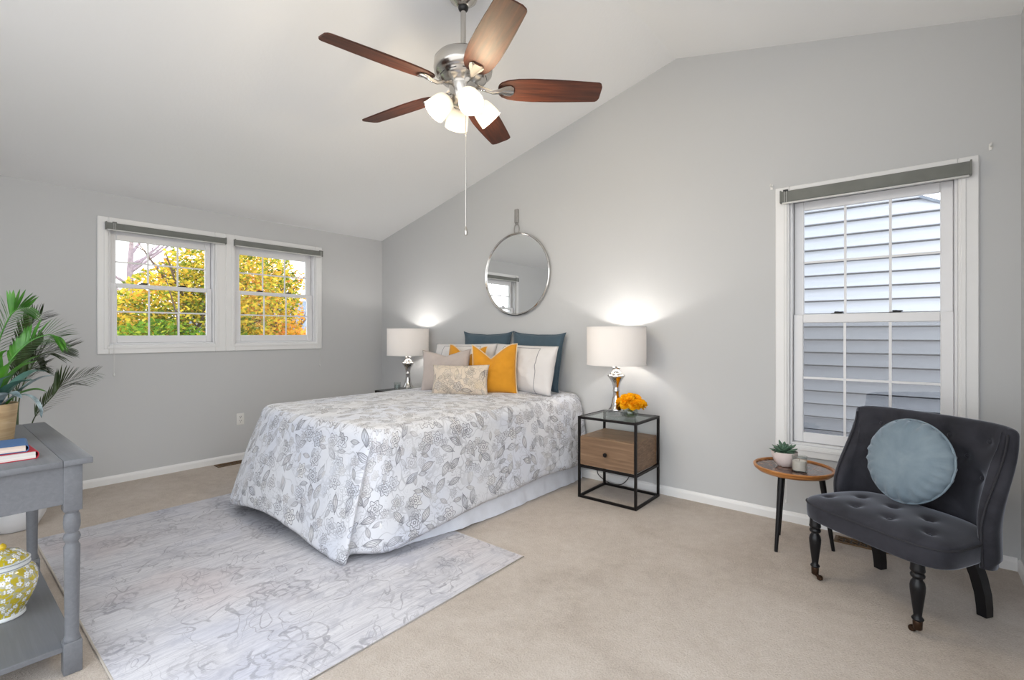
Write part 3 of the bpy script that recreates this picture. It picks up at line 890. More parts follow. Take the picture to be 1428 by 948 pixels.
# comforter: top surface, rounded edge and hanging sides with a corner fold
def comforter():
    bm = bmesh.new()
    lay = uv_layer(bm)
    Z = 0.735
    # perimeter: (top x, top y, hem x, hem y, hem z); from the head at the left, round the foot, to the head at the right
    K = [
        (1.44, -0.03, 1.38, -0.03, 0.20), (1.42, -0.6, 1.36, -0.6, 0.17), (1.41, -1.2, 1.35, -1.2, 0.14), (1.41, -1.8, 1.36, -1.85, 0.10),
        (1.415, -2.02, 1.37, -2.12, 0.08), (1.45, -2.10, 1.39, -2.29, 0.065), (1.54, -2.145, 1.50, -2.335, 0.065), (1.70, -2.16, 1.70, -2.34, 0.10),
        (1.95, -2.165, 1.97, -2.33, 0.115), (2.20, -2.165, 2.22, -2.315, 0.095), (2.42, -2.165, 2.42, -2.30, 0.055), (2.62, -2.165, 2.60, -2.295, 0.03), (2.78, -2.16, 2.74, -2.29, 0.016),
        (2.87, -2.155, 2.820, -2.283, 0.013), (2.900, -2.148, 2.838, -2.266, 0.013), (2.905, -2.140, 2.815, -2.243, 0.02),
        (2.912, -2.130, 2.800, -2.212, 0.035), (2.930, -2.105, 2.850, -2.178, 0.045), (2.945, -2.07, 2.910, -2.130, 0.045), (2.955, -2.02, 2.955, -2.05, 0.045),
        (2.965, -1.90, 2.985, -1.88, 0.078), (2.97, -1.5, 3.01, -1.47, 0.128), (2.97, -1.0, 3.02, -1.0, 0.150), (2.97, -0.6, 3.03, -0.6, 0.165),
        (2.97, -0.3, 3.05, -0.3, 0.160), (2.95, -0.04, 3.05, -0.04, 0.150)]
    P = []
    n = 8
    KK = [Vector(k) for k in K]
    ext = [KK[0] * 2 - KK[1]] + KK + [KK[-1] * 2 - KK[-2]]
    for i in range(1, len(ext) - 2):
        for q in range(n):
            t = q / n
            a, b, c, d = ext[i - 1], ext[i], ext[i + 1], ext[i + 2]
            P.append(0.5 * ((2 * b) + (c - a) * t + (2 * a - 5 * b + 4 * c - d) * t * t + (3 * b - a - 3 * c + d) * t ** 3))
    P.append(KK[-1])
    cx, cy = 2.215, -0.9
    NP = len(P)
    arc = [0.0]
    for a, b in zip(P, P[1:]): arc.append(arc[-1] + math.hypot(b[0] - a[0], b[1] - a[1]))
    hemlen = [0.0]
    for a, b in zip(P, P[1:]): hemlen.append(hemlen[-1] + math.hypot(b[2] - a[2], b[3] - a[3]))
    RAD = 0.085
    def topz(x, y):
        ex = min((x - 1.47) / 0.5, (2.97 - x) / 0.5, (y + 2.16) / 0.5, 1.0)
        z = Z + 0.022 * smooth01(max(0, ex))
        z += 0.006 * nz3(x * 2.6, y * 2.6, 3.1) + 0.004 * nz3(x * 7, y * 7, 1.1)
        return z
    rows_top = 16
    rows_round = 7
    rows_side = 26
    NR = rows_top + rows_round + rows_side
    grid = []
    for i, p in enumerate(P):
        col = []
        # the spoke's inner end lies on the bed's long middle line
        mx = 2.215
        my = max(-1.5, min(-0.03, round(p[1] * 10) / 10)) if p[1] < -0.06 else -0.03
        dx, dy = p[0] - mx, p[1] - my
        L = math.hypot(dx, dy); ux, uy = dx / L, dy / L
        inner = L - RAD
        # outward direction
        for k in range(rows_top + 1):
            t = k / rows_top
            x, y = mx + ux * inner * t, my + uy * inner * t
            col.append((Vector((x, y, topz(x, y))), (x, y)))
        ze = topz(mx + ux * inner, my + uy * inner)
        for k in range(1, rows_round + 1):
            a = k / rows_round * PI / 2
            x, y = mx + ux * (inner + RAD * math.sin(a)), my + uy * (inner + RAD * math.sin(a))
            z = ze - RAD * (1 - math.cos(a))
            s = RAD * a
            col.append((Vector((x, y, z)), (mx + ux * (inner + s), my + uy * (inner + s))))
        zt = ze - RAD
        hz = p[4]
        s_edge = inner + RAD * PI / 2
        for k in range(1, rows_side + 1):
            t = k / rows_side
            w = t ** 0.85
            x = p[0] + (p[2] - p[0]) * w
            y = p[1] + (p[3] - p[1]) * w
            z = zt + (hz - zt) * t
            f = 0.012 * nz3(arc[i] * 3.1, t * 1.2, 5) * t + 0.006 * nz3(arc[i] * 8, t * 2.5, 8) + 0.003 * nz3(arc[i] * 22, t * 9, 2)
            nx, ny = ux, uy
            x += nx * f; y += ny * f
            if t > 0.94:   # padded hem rolls slightly inward
                q = (t - 0.94) / 0.06
                x -= nx * 0.016 * q * q; y -= ny * 0.016 * q * q
            z = max(z, (RUG_T if y < -1.555 else 0) + 0.004)
            s = s_edge + (zt - hz) * t
            col.append((Vector((x, y, z)), (mx + ux * s, my + uy * s)))
        # side uv: along the perimeter and down
        grid.append(col)
    # separate uv for the sides so that flowers keep their size
    def uvp(i, k):
        pos, flat = grid[i][k]
        return flat
    V = [[bm.verts.new(c[0]) for c in col] for col in grid]
    def face(ids, uvsx):
        f = bm.faces.new(ids)
        for l, u in zip(f.loops, uvsx): l[lay].uv = u
        return f
    K0 = rows_top + 2
    for i in range(NP - 1):
        for k in range(NR):
            q = (V[i][k], V[i + 1][k], V[i + 1][k + 1], V[i][k + 1])
            if k < K0:
                u = (uvp(i, k), uvp(i + 1, k), uvp(i + 1, k + 1), uvp(i, k + 1))
            else:
                def su(a, c): return (hemlen[a] * 0.95 + 0.37, 5.0 - grid[a][c][0].z * 1.0)
                u = (su(i, k), su(i + 1, k), su(i + 1, k + 1), su(i, k + 1))
            try: face(q, u)
            except ValueError: pass
    # both halves meet on the bed's long middle line
    bmesh.ops.remove_doubles(bm, verts=[V[i][0] for i in range(NP)], dist=0.002)
    bmesh.ops.recalc_face_normals(bm, faces=bm.faces)
    me = bpy.data.meshes.new('comforter'); bm.to_mesh(me); bm.free()
    for p in me.polygons: p.use_smooth = True
    me.materials.append(M['comforter'])
    o = bpy.data.objects.new('comforter', me); COL.objects.link(o)
    md = o.modifiers.new('thick', 'SOLIDIFY'); md.thickness = 0.014; md.offset = -1
    return tag(o, 'white comforter printed with grey flowers spread over the bed', 'comforter')
comforter()

# ------------------------------------------------------------------ pillows
def pillow_bm(w, h, T, chop=0.0, pinch=0.07, seed=0, nu=36, chopw=0.30, flange=0.0, cshift=0.0, ear=2.0):
    """standing pillow in the x-z plane, bottom at z=0, thickness along y"""
    bm = bmesh.new()
    for side in (1, -1):
        def fn(a, b):
            u, v = 2 * a - 1, 2 * b - 1
            x = w / 2 * u * (1 - pinch * (1 - abs(v) ** ear) * abs(u) ** 2)
            z = h / 2 * v * (1 - pinch * (1 - abs(u) ** ear) * abs(v) ** 2)
            uu, vv = min(1, abs(u) * (1 + flange)), min(1, abs(v) * (1 + flange))
            th = T / 2 * (max(0, 1 - uu ** 2.6) ** 0.55) * (max(0, 1 - vv ** 2.6) ** 0.55)
            wr = 1 + 0.16 * nz3(x * 9 + seed, z * 9, side * 2.0) + 0.10 * nz3(x * 22 + seed, z * 22, side * 2.0)
            y = side * th * wr
            if chop:
                g = max(0.0, 1 - abs(u - cshift) / (chopw * 2.4)) ** 1.35 * smooth01((v + 0.5) / 1.5)
                z -= chop * g
                y *= 1 - 0.35 * g
            edge = max(abs(u), abs(v))
            if edge > 0.9 and side == 1: pass
            y += 0.012 * nz3(x * 5 + seed, z * 5, 7.0) * (0.4 + 0.6 * (edge > 0.5))
            return (x, y, z + h / 2)
        add_grid(bm, fn, nu, nu, uvf=lambda a, b: ((a - 0.5) * w + seed * 0.31, (b - 0.5) * h))
    return bm
def edge_tube(bm, w, h, pinch, chop, rad, chopw=0.30, cshift=0.0, seed=0, ear=2.0):
    def P(u, v):
        x = w / 2 * u * (1 - pinch * (1 - abs(v) ** ear) * abs(u) ** 2)
        z = h / 2 * v * (1 - pinch * (1 - abs(u) ** ear) * abs(v) ** 2)
        if chop:
            g = max(0.0, 1 - abs(u - cshift) / (chopw * 2.4)) ** 1.35 * smooth01((v + 0.5) / 1.5)
            z -= chop * g
        return Vector((x, 0.012 * nz3(x * 5 + seed, z * 5, 7.0), z + h / 2))
    loop = [P(-1 + 2 * k / 24, -1) for k in range(24)] + [P(1, -1 + 2 * k / 24) for k in range(24)] + [P(1 - 2 * k / 24, 1) for k in range(24)] + [P(-1, 1 - 2 * k / 24) for k in range(25)]
    add_tube(bm, loop, rad, 8, False)
def pillow(name, label, cat, mat, w, h, T, loc, yaw, lean, roll=0.0, chop=0.0, pinch=0.07, seed=0, pipe=None, group='pillows on the bed', chopw=0.30, cshift=0.0, ear=2.0):
    t = thing(name, label, cat, loc, group=group)
    t.rotation_mode = 'XYZ'
    t.rotation_euler = (Matrix.Rotation(yaw, 3, 'Z') @ Matrix.Rotation(-lean, 3, 'X') @ Matrix.Rotation(roll, 3, 'Y')).to_euler()
    obj('cover', pillow_bm(w, h, T, chop, pinch, seed, chopw=chopw, cshift=cshift, ear=ear), mat, t, autos=180)
    if pipe:
        bm = bmesh.new(); edge_tube(bm, w, h, pinch, chop, pipe[1], chopw, cshift, seed, ear)
        obj('piping', bm, pipe[0], t, autos=180)
    return t
BT = 0.742
pillow('euro_pillow', 'teal square pillow against the wall, behind the left white pillow', 'pillow', M['teal'], 0.64, 0.555, 0.15, (1.858, -0.135, BT - 0.01), R_(2), R_(9), 0, 0.012, 0.09, 1, (M['teal'], 0.006), ear=6.0, chopw=0.4)
pillow('euro_pillow', 'teal square pillow against the wall, behind the right white pillow', 'pillow', M['teal'], 0.62, 0.55, 0.15, (2.480, -0.130, BT - 0.01), R_(-2), R_(9), R_(1.5), 0.008, 0.08, 2, (M['teal'], 0.006), ear=6.0, chopw=0.4)
def sham(label, loc, yaw, lean, roll, seed, w=0.74, h=0.43):
    t = pillow('bed_pillow', label, 'pillow', M['whitecotton'], w, h, 0.20, loc, yaw, lean, roll, 0.0, 0.035, seed)
    # the embroidered line that frames the case
    bm = bmesh.new()
    pts = []
    def Q(u, v):
        x = w / 2 * u * (1 - 0.035 * (1 - v * v) * u * u); z = h / 2 * v * (1 - 0.035 * (1 - u * u) * v * v)
        th = 0.10 * (max(0, 1 - abs(u) ** 2.6) ** 0.55) * (max(0, 1 - abs(v) ** 2.6) ** 0.55)
        wr = 1 + 0.16 * nz3(x * 9 + seed, z * 9, -2.0) + 0.10 * nz3(x * 22 + seed, z * 22, -2.0)
        e_ = max(abs(u), abs(v))
        return Vector((x, -th * wr + 0.012 * nz3(x * 5 + seed, z * 5, 7.0) * (0.4 + 0.6 * (e_ > 0.5)) - 0.0006, z + h / 2))
    A, B_ = 0.60, 0.84
    for k in range(30): pts.append(Q(-A, -0.99 + (0.99 + B_) * k / 30))
    for k in range(30): pts.append(Q(-A + 2 * A * k / 30, B_))
    for k in range(31): pts.append(Q(A, B_ - (B_ + 0.99) * k / 30))
    add_tube(bm, pts, 0.0022, 6)
    obj('embroidered_line', bm, M['greycord'], t)
    return t
sham('white pillow with thin grey border, left one behind the mustard pillows', (1.770, -0.36, BT), R_(3), R_(13), R_(-1), 3, w=0.80)
sham('white pillow with thin grey border, right one beside the mustard pillow', (2.50, -0.355, BT), R_(-4), R_(13), R_(1), 4)
pillow('throw_pillow', 'mustard pillow half hidden behind the taupe pillow', 'pillow', M['mustard'], 0.44, 0.42, 0.14, (1.955, -0.53, BT), R_(8), R_(14), R_(2), 0.11, 0.06, 5, (M['cream'], 0.0045), chopw=0.36)
pillow('throw_pillow', 'mustard pillow with a deep dent in front of the right white pillow', 'pillow', M['mustard'], 0.40, 0.44, 0.14, (2.435, -0.605, BT), R_(34), R_(13), R_(-1), 0.12, 0.07, 6, (M['cream'], 0.0045), chopw=0.38, cshift=-0.15)
pillow('throw_pillow', 'taupe pillow at the left behind the small floral pillow', 'pillow', M['taupe'], 0.46, 0.385, 0.13, (1.945, -0.715, BT), R_(30), R_(13), R_(-2), 0.05, 0.07, 7, chopw=0.42)
pillow('lumbar_pillow', 'small oblong floral pillow at the front of the pillow pile', 'pillow', M['floralcase'], 0.50, 0.265, 0.13, (2.27, -0.86, BT), R_(28), R_(16), R_(-1), 0.0, 0.06, 8)

# ------------------------------------------------------------------ nightstands
def nightstand(label, loc):
    t = thing('nightstand', label, 'nightstand', loc, group='glass topped nightstands beside the bed')
    W, D, H, q = 0.485, 0.415, 0.625, 0.009
    x0, x1, y0, y1 = -W / 2 + q, W / 2 - q, -D / 2 + q, D / 2 - q
    bm = bmesh.new()
    for x in (x0, x1):
        for y in (y0, y1): add_box(bm, (x - q, y - q, 0), (x + q, y + q, H), 0.0015, 1)
    for z in (q, H - q):
        for y in (y0, y1): add_box(bm, (x0 + q, y - q, z - q), (x1 - q, y + q, z + q), 0.0015, 1)
        for x in (x0, x1): add_box(bm, (x - q, y0 + q, z - q), (x + q, y1 - q, z + q), 0.0015, 1)
    for y in (y0, y1): add_box(bm, (x0 + q, y - q, 0.234), (x1 - q, y + q, 0.252), 0.0015, 1)
    for x in (x0, x1): add_box(bm, (x - q, y0 + q, 0.234), (x + q, y1 - q, 0.252), 0.0015, 1)
    obj('frame', bm, M['black_metal'], t, smooth=False)
    bm = bmesh.new(); add_box(bm, (x0 + q, y0 + q, H - 0.009), (x1 - q, y1 - q, H - 0.001), 0.001, 1)
    obj('glass_top', bm, M['tglass'], t, smooth=False)
    bm = bmesh.new()
    add_box(bm, (x0 + q, y0 + 0.016, 0.2525), (x1 - q, y1 - q, 0.475), 0.002, 1)
    obj('cabinet_box', bm, M['oak'], t, smooth=False)
    bm = bmesh.new()
    add_box(bm, (x0 + q + 0.002, y0 - 0.004, 0.256), (x1 - q - 0.002, y0 + 0.014, 0.473), 0.0015, 1)
    dr = obj('drawer_front', bm, M['oak'], t, smooth=False)
    bm = bmesh.new()
    v = add_lathe(bm, [(0.006, 0), (0.006, 0.012), (0.015, 0.016), (0.016, 0.022), (0.012, 0.027), (0.0005, 0.028)], 20)
    bmesh.ops.transform(bm, matrix=Matrix.Translation((0, y0 - 0.004, 0.362)) @ Matrix.Rotation(PI / 2, 4, 'X'), verts=v)
    obj('knob', bm, M['black_metal'], dr)
    return t
NR_ = (3.438, -0.278, 0)
ns = nightstand('black framed nightstand with oak drawer and glass top right of the bed', NR_)
n2 = copy_tree(ns); n2.location = (0.79, -0.278, 0)
n2['label'] = 'black framed nightstand left of the bed, mostly hidden behind the comforter'

# ------------------------------------------------------------------ table lamps
def table_lamp(label, loc):
    t = thing('table_lamp', label, 'table lamp', loc, group='silver table lamps with white drum shades')
    bm = bmesh.new(); add_box(bm, (-0.075, -0.075, 0.0), (0.075, 0.075, 0.042), 0.004, 2, Matrix.Rotation(0.0, 4, 'Z'))
    obj('base', bm, M['acrylic'], t)
    prof = [(0.058, 0.043), (0.058, 0.050), (0.046, 0.062), (0.036, 0.095), (0.028, 0.14), (0.0235, 0.180), (0.027, 0.184), (0.028, 0.190), (0.027, 0.196), (0.0235, 0.20), (0.026, 0.225), (0.036, 0.258), (0.054, 0.288), (0.067, 0.302), (0.068, 0.309), (0.062, 0.317), (0.047, 0.322), (0.048, 0.328), (0.042, 0.334), (0.032, 0.342), (0.027, 0.352), (0.026, 0.362), (0.035, 0.367), (0.036, 0.373), (0.022, 0.379), (0.014, 0.386), (0.012, 0.405), (0.0005, 0.406)]
    bm = bmesh.new(); add_lathe(bm, prof, 48); obj('body', bm, M['silver'], t, autos=60)
    bm = bmesh.new(); add_tube(bm, [(0, 0, 0.40), (0, 0, 0.47)], 0.009, 12); add_lathe(bm, [(0.016, 0.43), (0.018, 0.435), (0.018, 0.475), (0.012, 0.48)], 16)
    obj('socket', bm, M['silver'], t)
    bm = bmesh.new()
    add_ball(bm, (0, 0, 0.525), 0.030, 16, 10, (1, 1, 1.25)); obj('bulb', bm, M['bulb'], t)
    r, z0, z1 = 0.228, 0.395, 0.690
    bm = bmesh.new()
    add_lathe(bm, [(r, z0), (r, z1), (r - 0.003, z1), (r - 0.003, z0), (r, z0)], 72, cap=False, uvr=r)
    sh = obj('lamp_shade', bm, M['lampshade'], t, autos=50)
    for z in (z0 + 0.003, z1 - 0.003):
        bm = bmesh.new()
        add_lathe(bm, [(r + 0.0015, z - 0.004), (r + 0.0015, z + 0.004), (r - 0.001, z + 0.004), (r - 0.001, z - 0.004)], 72, cap=False)
        obj('rim', bm, M['lampshade'], sh, autos=30)
    bm = bmesh.new()
    for k in range(3):
        a = k * 2 * PI / 3 + 0.4
        add_tube(bm, [(0.012 * math.cos(a), 0.012 * math.sin(a), 0.432), (0.2 * math.cos(a), 0.2 * math.sin(a), z0 + 0.03), ((r - 0.003) * math.cos(a), (r - 0.003) * math.sin(a), z0 + 0.006)], 0.002, 6)
    obj('spider_ring', bm, M['silver'], sh)
    ld = bpy.data.lights.new('bulb_light', 'POINT'); ld.energy = LAMP_W; ld.color = SOFTW; ld.shadow_soft_size = 0.03
    lo = bpy.data.objects.new('bulb_light', ld); COL.objects.link(lo); lo.parent = t; lo.location = (0, 0, 0.585)
    return t
lp = table_lamp('silver table lamp with white drum shade on the right nightstand', (3.405, -0.256, 0.6255))
l2 = copy_tree(lp); l2.location = (0.868, -0.275, 0.6255)
l2['label'] = 'silver table lamp with white drum shade beyond the bed, near the corner'
# lamp cord hanging behind the right nightstand
bm = bmesh.new()
add_tube(bm, curve_pts([(3.43, -0.200, 0.629), (3.45, -0.062, 0.627), (3.46, -0.040, 0.60), (3.46, -0.036, 0.40), (3.44, -0.03, 0.18), (3.36, -0.04, 0.03), (3.24, -0.05, 0.012), (3.13, -0.035, 0.05), (3.10, -0.02, 0.09)], 8), 0.0035, 8)
tag(obj('lamp_cord', bm, M['blackcord']), 'thin black lamp cord drooping behind the right nightstand', 'cord')

# ------------------------------------------------------------------ bouquet in glass vase on the right nightstand
VX, VY, VZ = 3.545, -0.300, 0.6255
vase = thing('glass_vase', 'round clear glass vase on the right nightstand, in front of the lamp', 'vase', (VX, VY, VZ))
bm = bmesh.new()
add_lathe(bm, [(0.030, 0.0), (0.042, 0.004), (0.056, 0.022), (0.060, 0.042), (0.054, 0.062), (0.040, 0.078), (0.036, 0.086), (0.0335, 0.086), (0.037, 0.078), (0.051, 0.061), (0.057, 0.042), (0.053, 0.024), (0.038, 0.008), (0.0005, 0.007)], 40)
obj('bowl', bm, M['vglass'], vase)
bm = bmesh.new(); add_lathe(bm, [(0.036, 0.009), (0.052, 0.025), (0.0555, 0.042), (0.053, 0.055), (0.0005, 0.055)], 32); obj('water', bm, glass_arch('vase_water', (0.86, 0.90, 0.86, 1), 0.6), vase)
M['petal'] = leaf_mat('orange_petals', [(0.0, srgb(236, 160, 10)), (0.4, srgb(252, 190, 24)), (0.8, srgb(255, 210, 48)), (1.0, srgb(255, 226, 96))])
M['stem'] = plain('green_stem', srgb(84, 110, 50), 0.6)
bq = thing('flower_bouquet', 'bunch of orange yellow flowers standing in the glass vase', 'flowers', (VX, VY, VZ))
rnd = random.Random(4)
heads = [(0, 0, 0.155), (0.05, 0.015, 0.140), (-0.05, 0.02, 0.140), (0.02, -0.05, 0.138), (-0.03, -0.045, 0.140), (0.075, -0.03, 0.115), (-0.075, -0.015, 0.115), (0.01, 0.055, 0.142), (0.055, -0.06, 0.110), (0.085, 0.02, 0.108), (-0.05, 0.055, 0.12), (-0.005, -0.075, 0.112)]
def bloom_bm(r, rnd):
    bm = bmesh.new()
    for ring in range(5):
        n = 7 + ring
        el = R_(80 - ring * 26)
        for k in range(n):
            a = 2 * PI * k / n + ring * 0.4 + rnd.uniform(-0.2, 0.2)
            L = r * (0.75 + 0.08 * ring) * rnd.uniform(0.85, 1.1)
            d = Vector((math.cos(a) * math.cos(el), math.sin(a) * math.cos(el), math.sin(el)))
            s = Vector((-math.sin(a), math.cos(a), 0))
            nn = d.cross(s)
            c0 = d * r * 0.15
            row = []
            for tq, wq, bq_ in ((0.0, 0.12, 0), (0.45, 0.36, 0.06), (0.8, 0.40, 0.0), (1.0, 0.22, -0.14)):
                c = c0 + d * L * tq - nn * r * bq_ * rnd.uniform(0.5, 1.5)
                row.append([bm.verts.new(c - s * r * wq), bm.verts.new(c + nn * r * 0.07), bm.verts.new(c + s * r * wq)])
            for a_, b_ in zip(row, row[1:]):
                for q in (0, 1): bm.faces.new((a_[q], a_[q + 1], b_[q + 1], b_[q]))
    return bm
for i, h in enumerate(heads):
    me_o = obj('bloom', bloom_bm(0.036, rnd), M['petal'], bq, autos=180)
    me_o.location = h
    d = Vector((h[0], h[1], 0.07)).normalized()
    me_o.rotation_euler = Vector((0, 0, 1)).rotation_difference(d).to_euler()
    bm = bmesh.new()
    a = i * 2.4
    add_tube(bm, [(0.022 * math.cos(a), 0.022 * math.sin(a), 0.014), (0.012 * math.cos(a + 1), 0.012 * math.sin(a + 1), 0.075), (h[0] * 0.7, h[1] * 0.7, h[2] - 0.03), (h[0], h[1], h[2])], 0.0022, 6)
    obj('stem', bm, M['stem'], bq)
# small glass on the left nightstand
gl = thing('drinking_glass', 'small glass tumbler on the nightstand beyond the bed, near the corner', 'glass', (0.63, -0.24, 0.6255))
bm = bmesh.new(); add_lathe(bm, [(0.030, 0), (0.036, 0.004), (0.040, 0.075), (0.0375, 0.075), (0.034, 0.010), (0.0005, 0.009)], 32); obj('tumbler', bm, M['vglass'], gl)
bm = bmesh.new(); add_lathe(bm, [(0.033, 0.0105), (0.0365, 0.045), (0.0005, 0.045)], 32); obj('water', bm, glass_arch('glass_water', (0.84, 0.88, 0.88, 1), 0.6), gl)

# ------------------------------------------------------------------ round mirror
mr = thing('round_mirror', 'round chrome framed mirror hanging on the wall above the pillows', 'mirror', (2.205, 0, 1.84))
RM = 0.402
def disc(prof, seg=96):
    bm = bmesh.new(); v = add_lathe(bm, prof, seg)
    bmesh.ops.rotate(bm, cent=(0, 0, 0), matrix=Matrix.Rotation(PI / 2, 3, 'X'), verts=v)
    return bm
obj('frame', disc([(RM - 0.018, 0.004), (RM, 0.006), (RM + 0.004, 0.016), (RM + 0.002, 0.030), (RM - 0.006, 0.036), (RM - 0.014, 0.030), (RM - 0.016, 0.018)], 96), M['silver'], mr)
obj('mirror_glass', disc([(RM - 0.015, 0.006), (RM - 0.015, 0.020), (RM - 0.020, 0.0215), (0.0005, 0.0215)]), M['mirror'], mr, autos=10)
bm = bmesh.new()
ring = [(0.030 * math.cos(2 * PI * k / 24), -0.014, RM + 0.040 + 0.048 * math.sin(2 * PI * k / 24)) for k in range(25)]
add_tube(bm, ring, 0.0055, 8, False)
obj('hanging_ring', bm, M['strap'], mr)
bm = bmesh.new()
add_box(bm, (-0.020, -0.024, RM + 0.100), (0.020, -0.001, RM + 0.235), 0.005)
add_tube(bm, [(-0.016, -0.012, RM + 0.108), (-0.010, -0.014, RM + 0.084), (0.010, -0.014, RM + 0.084), (0.016, -0.012, RM + 0.108)], 0.005, 8)
obj('wall_hook', bm, M['strap'], mr)

# ------------------------------------------------------------------ ceiling fan
FR = 0.79
FS = FR / 0.66
FX, FY, FZ = 3.223, -1.756, 2.657
fan = thing('ceiling_fan', 'five bladed brown ceiling fan with nickel motor and four lit glass shades', 'ceiling fan', (FX, FY, FZ))
cz = ceil_z(FX) - FZ
def sc(p): return [(r * FS, z * FS) for r, z in p]
bm = bmesh.new()
add_lathe(bm, [(0.0005, cz - 0.130), (0.026, cz - 0.128), (0.045, cz - 0.112), (0.074, cz - 0.088), (0.080, cz - 0.075), (0.080, cz + 0.02)], 40)
obj('canopy', bm, M['chrome'], fan)
bm = bmesh.new(); add_ball(bm, (0, 0, cz - 0.128), 0.030, 18, 10); obj('hanger_ball', bm, M['latch'], fan)
bm = bmesh.new(); add_tube(bm, [(0, 0, 0.165 * FS), (0, 0, cz - 0.11)], 0.0150, 16); obj('downrod', bm, M['chrome'], fan)
bm = bmesh.new()
add_lathe(bm, sc([(0.016, 0.178), (0.028, 0.175), (0.032, 0.160), (0.060, 0.152), (0.108, 0.149), (0.127, 0.143), (0.137, 0.130), (0.140, 0.092), (0.136, 0.072), (0.122, 0.060), (0.112, 0.054), (0.108, 0.040), (0.088, 0.030), (0.070, 0.022), (0.064, 0.006)]), 64)
mh = obj('motor_housing', bm, M['chrome'], fan, autos=60)
for k in range(10):
    a = 2 * PI * k / 10
    bm = bmesh.new()
    v = add_box(bm, (0.1095 * FS, -0.020 * FS, 0.0455 * FS), (0.1112 * FS, 0.020 * FS, 0.0485 * FS))
    bmesh.ops.rotate(bm, cent=(0, 0, 0), matrix=Matrix.Rotation(a, 3, 'Z'), verts=v)
    obj('cooling_slot', bm, M['latch'], mh, smooth=False)
PH0 = 4.51274
PITCH = R_(-15)
def blade_outline():
    # (along, half-width) root to tip
    pts = [(0.166, 0.014), (0.170, 0.030), (0.184, 0.046), (0.212, 0.059), (0.26, 0.068), (0.33, 0.072), (0.42, 0.071), (0.52, 0.067), (0.61, 0.062), (0.642, 0.060), (0.652, 0.054), (0.660, 0.036)]
    return [(x, w) for x, w in pts]
def make_blade():
    bm = bmesh.new()
    ol = blade_outline()
    top = [Vector((x * FS, w * FS, 0)) for x, w in ol] + [Vector((x * FS, -w * FS, 0)) for x, w in reversed(ol)]
    rot = Matrix.Rotation(PITCH, 3, 'X')
    a = [bm.verts.new(rot @ (p + Vector((0, 0, 0.004)))) for p in top]
    b = [bm.verts.new(rot @ (p - Vector((0, 0, 0.004)))) for p in top]
    bm.faces.new(a); bm.faces.new(b[::-1])
    n = len(top)
    for i in range(n): bm.faces.new((a[i], b[i], b[(i + 1) % n], a[(i + 1) % n]))
    return obj('blade', bm, M['walnut'], fan, autos=30)
def make_iron(parent):
    bm = bmesh.new()
    rot = Matrix.Rotation(PITCH, 3, 'X')
    sec = [(0.060, 0.016, 0.014, 0.010), (0.100, 0.014, 0.000, 0.008), (0.140, 0.012, -0.014, 0.007), (0.175, 0.018, -0.012, 0.006), (0.200, 0.030, -0.0085, 0.004), (0.225, 0.034, -0.0085, 0.004), (0.240, 0.022, -0.0085, 0.004)]
    rows = []
    for x, w, z, th in sec:
        k = smooth01((x - 0.1) / 0.08)
        rr = Matrix.Rotation(PITCH * k, 3, 'X')
        rows.append([bm.verts.new((rr @ Vector((0, s * w * FS, (z + dz * th) * FS))) + Vector((x * FS, 0, 0))) for s, dz in ((-1, 0.35), (-0.5, 1), (0.5, 1), (1, 0.35), (0.5, -1), (-0.5, -1))])
    for r0, r1 in zip(rows, rows[1:]):
        for i in range(6): bm.faces.new((r0[i], r0[(i + 1) % 6], r1[(i + 1) % 6], r1[i]))
    bm.faces.new(rows[0]); bm.faces.new(rows[-1][::-1])
    return obj('blade_iron', bm, M['silver'], parent, autos=60)
b0 = make_blade(); make_iron(b0); b0.rotation_euler = (0, 0, PH0)
for k in range(1, 5):
    c = copy_tree(b0, fan); c.rotation_euler = (0, 0, PH0 + k * 2 * PI / 5)
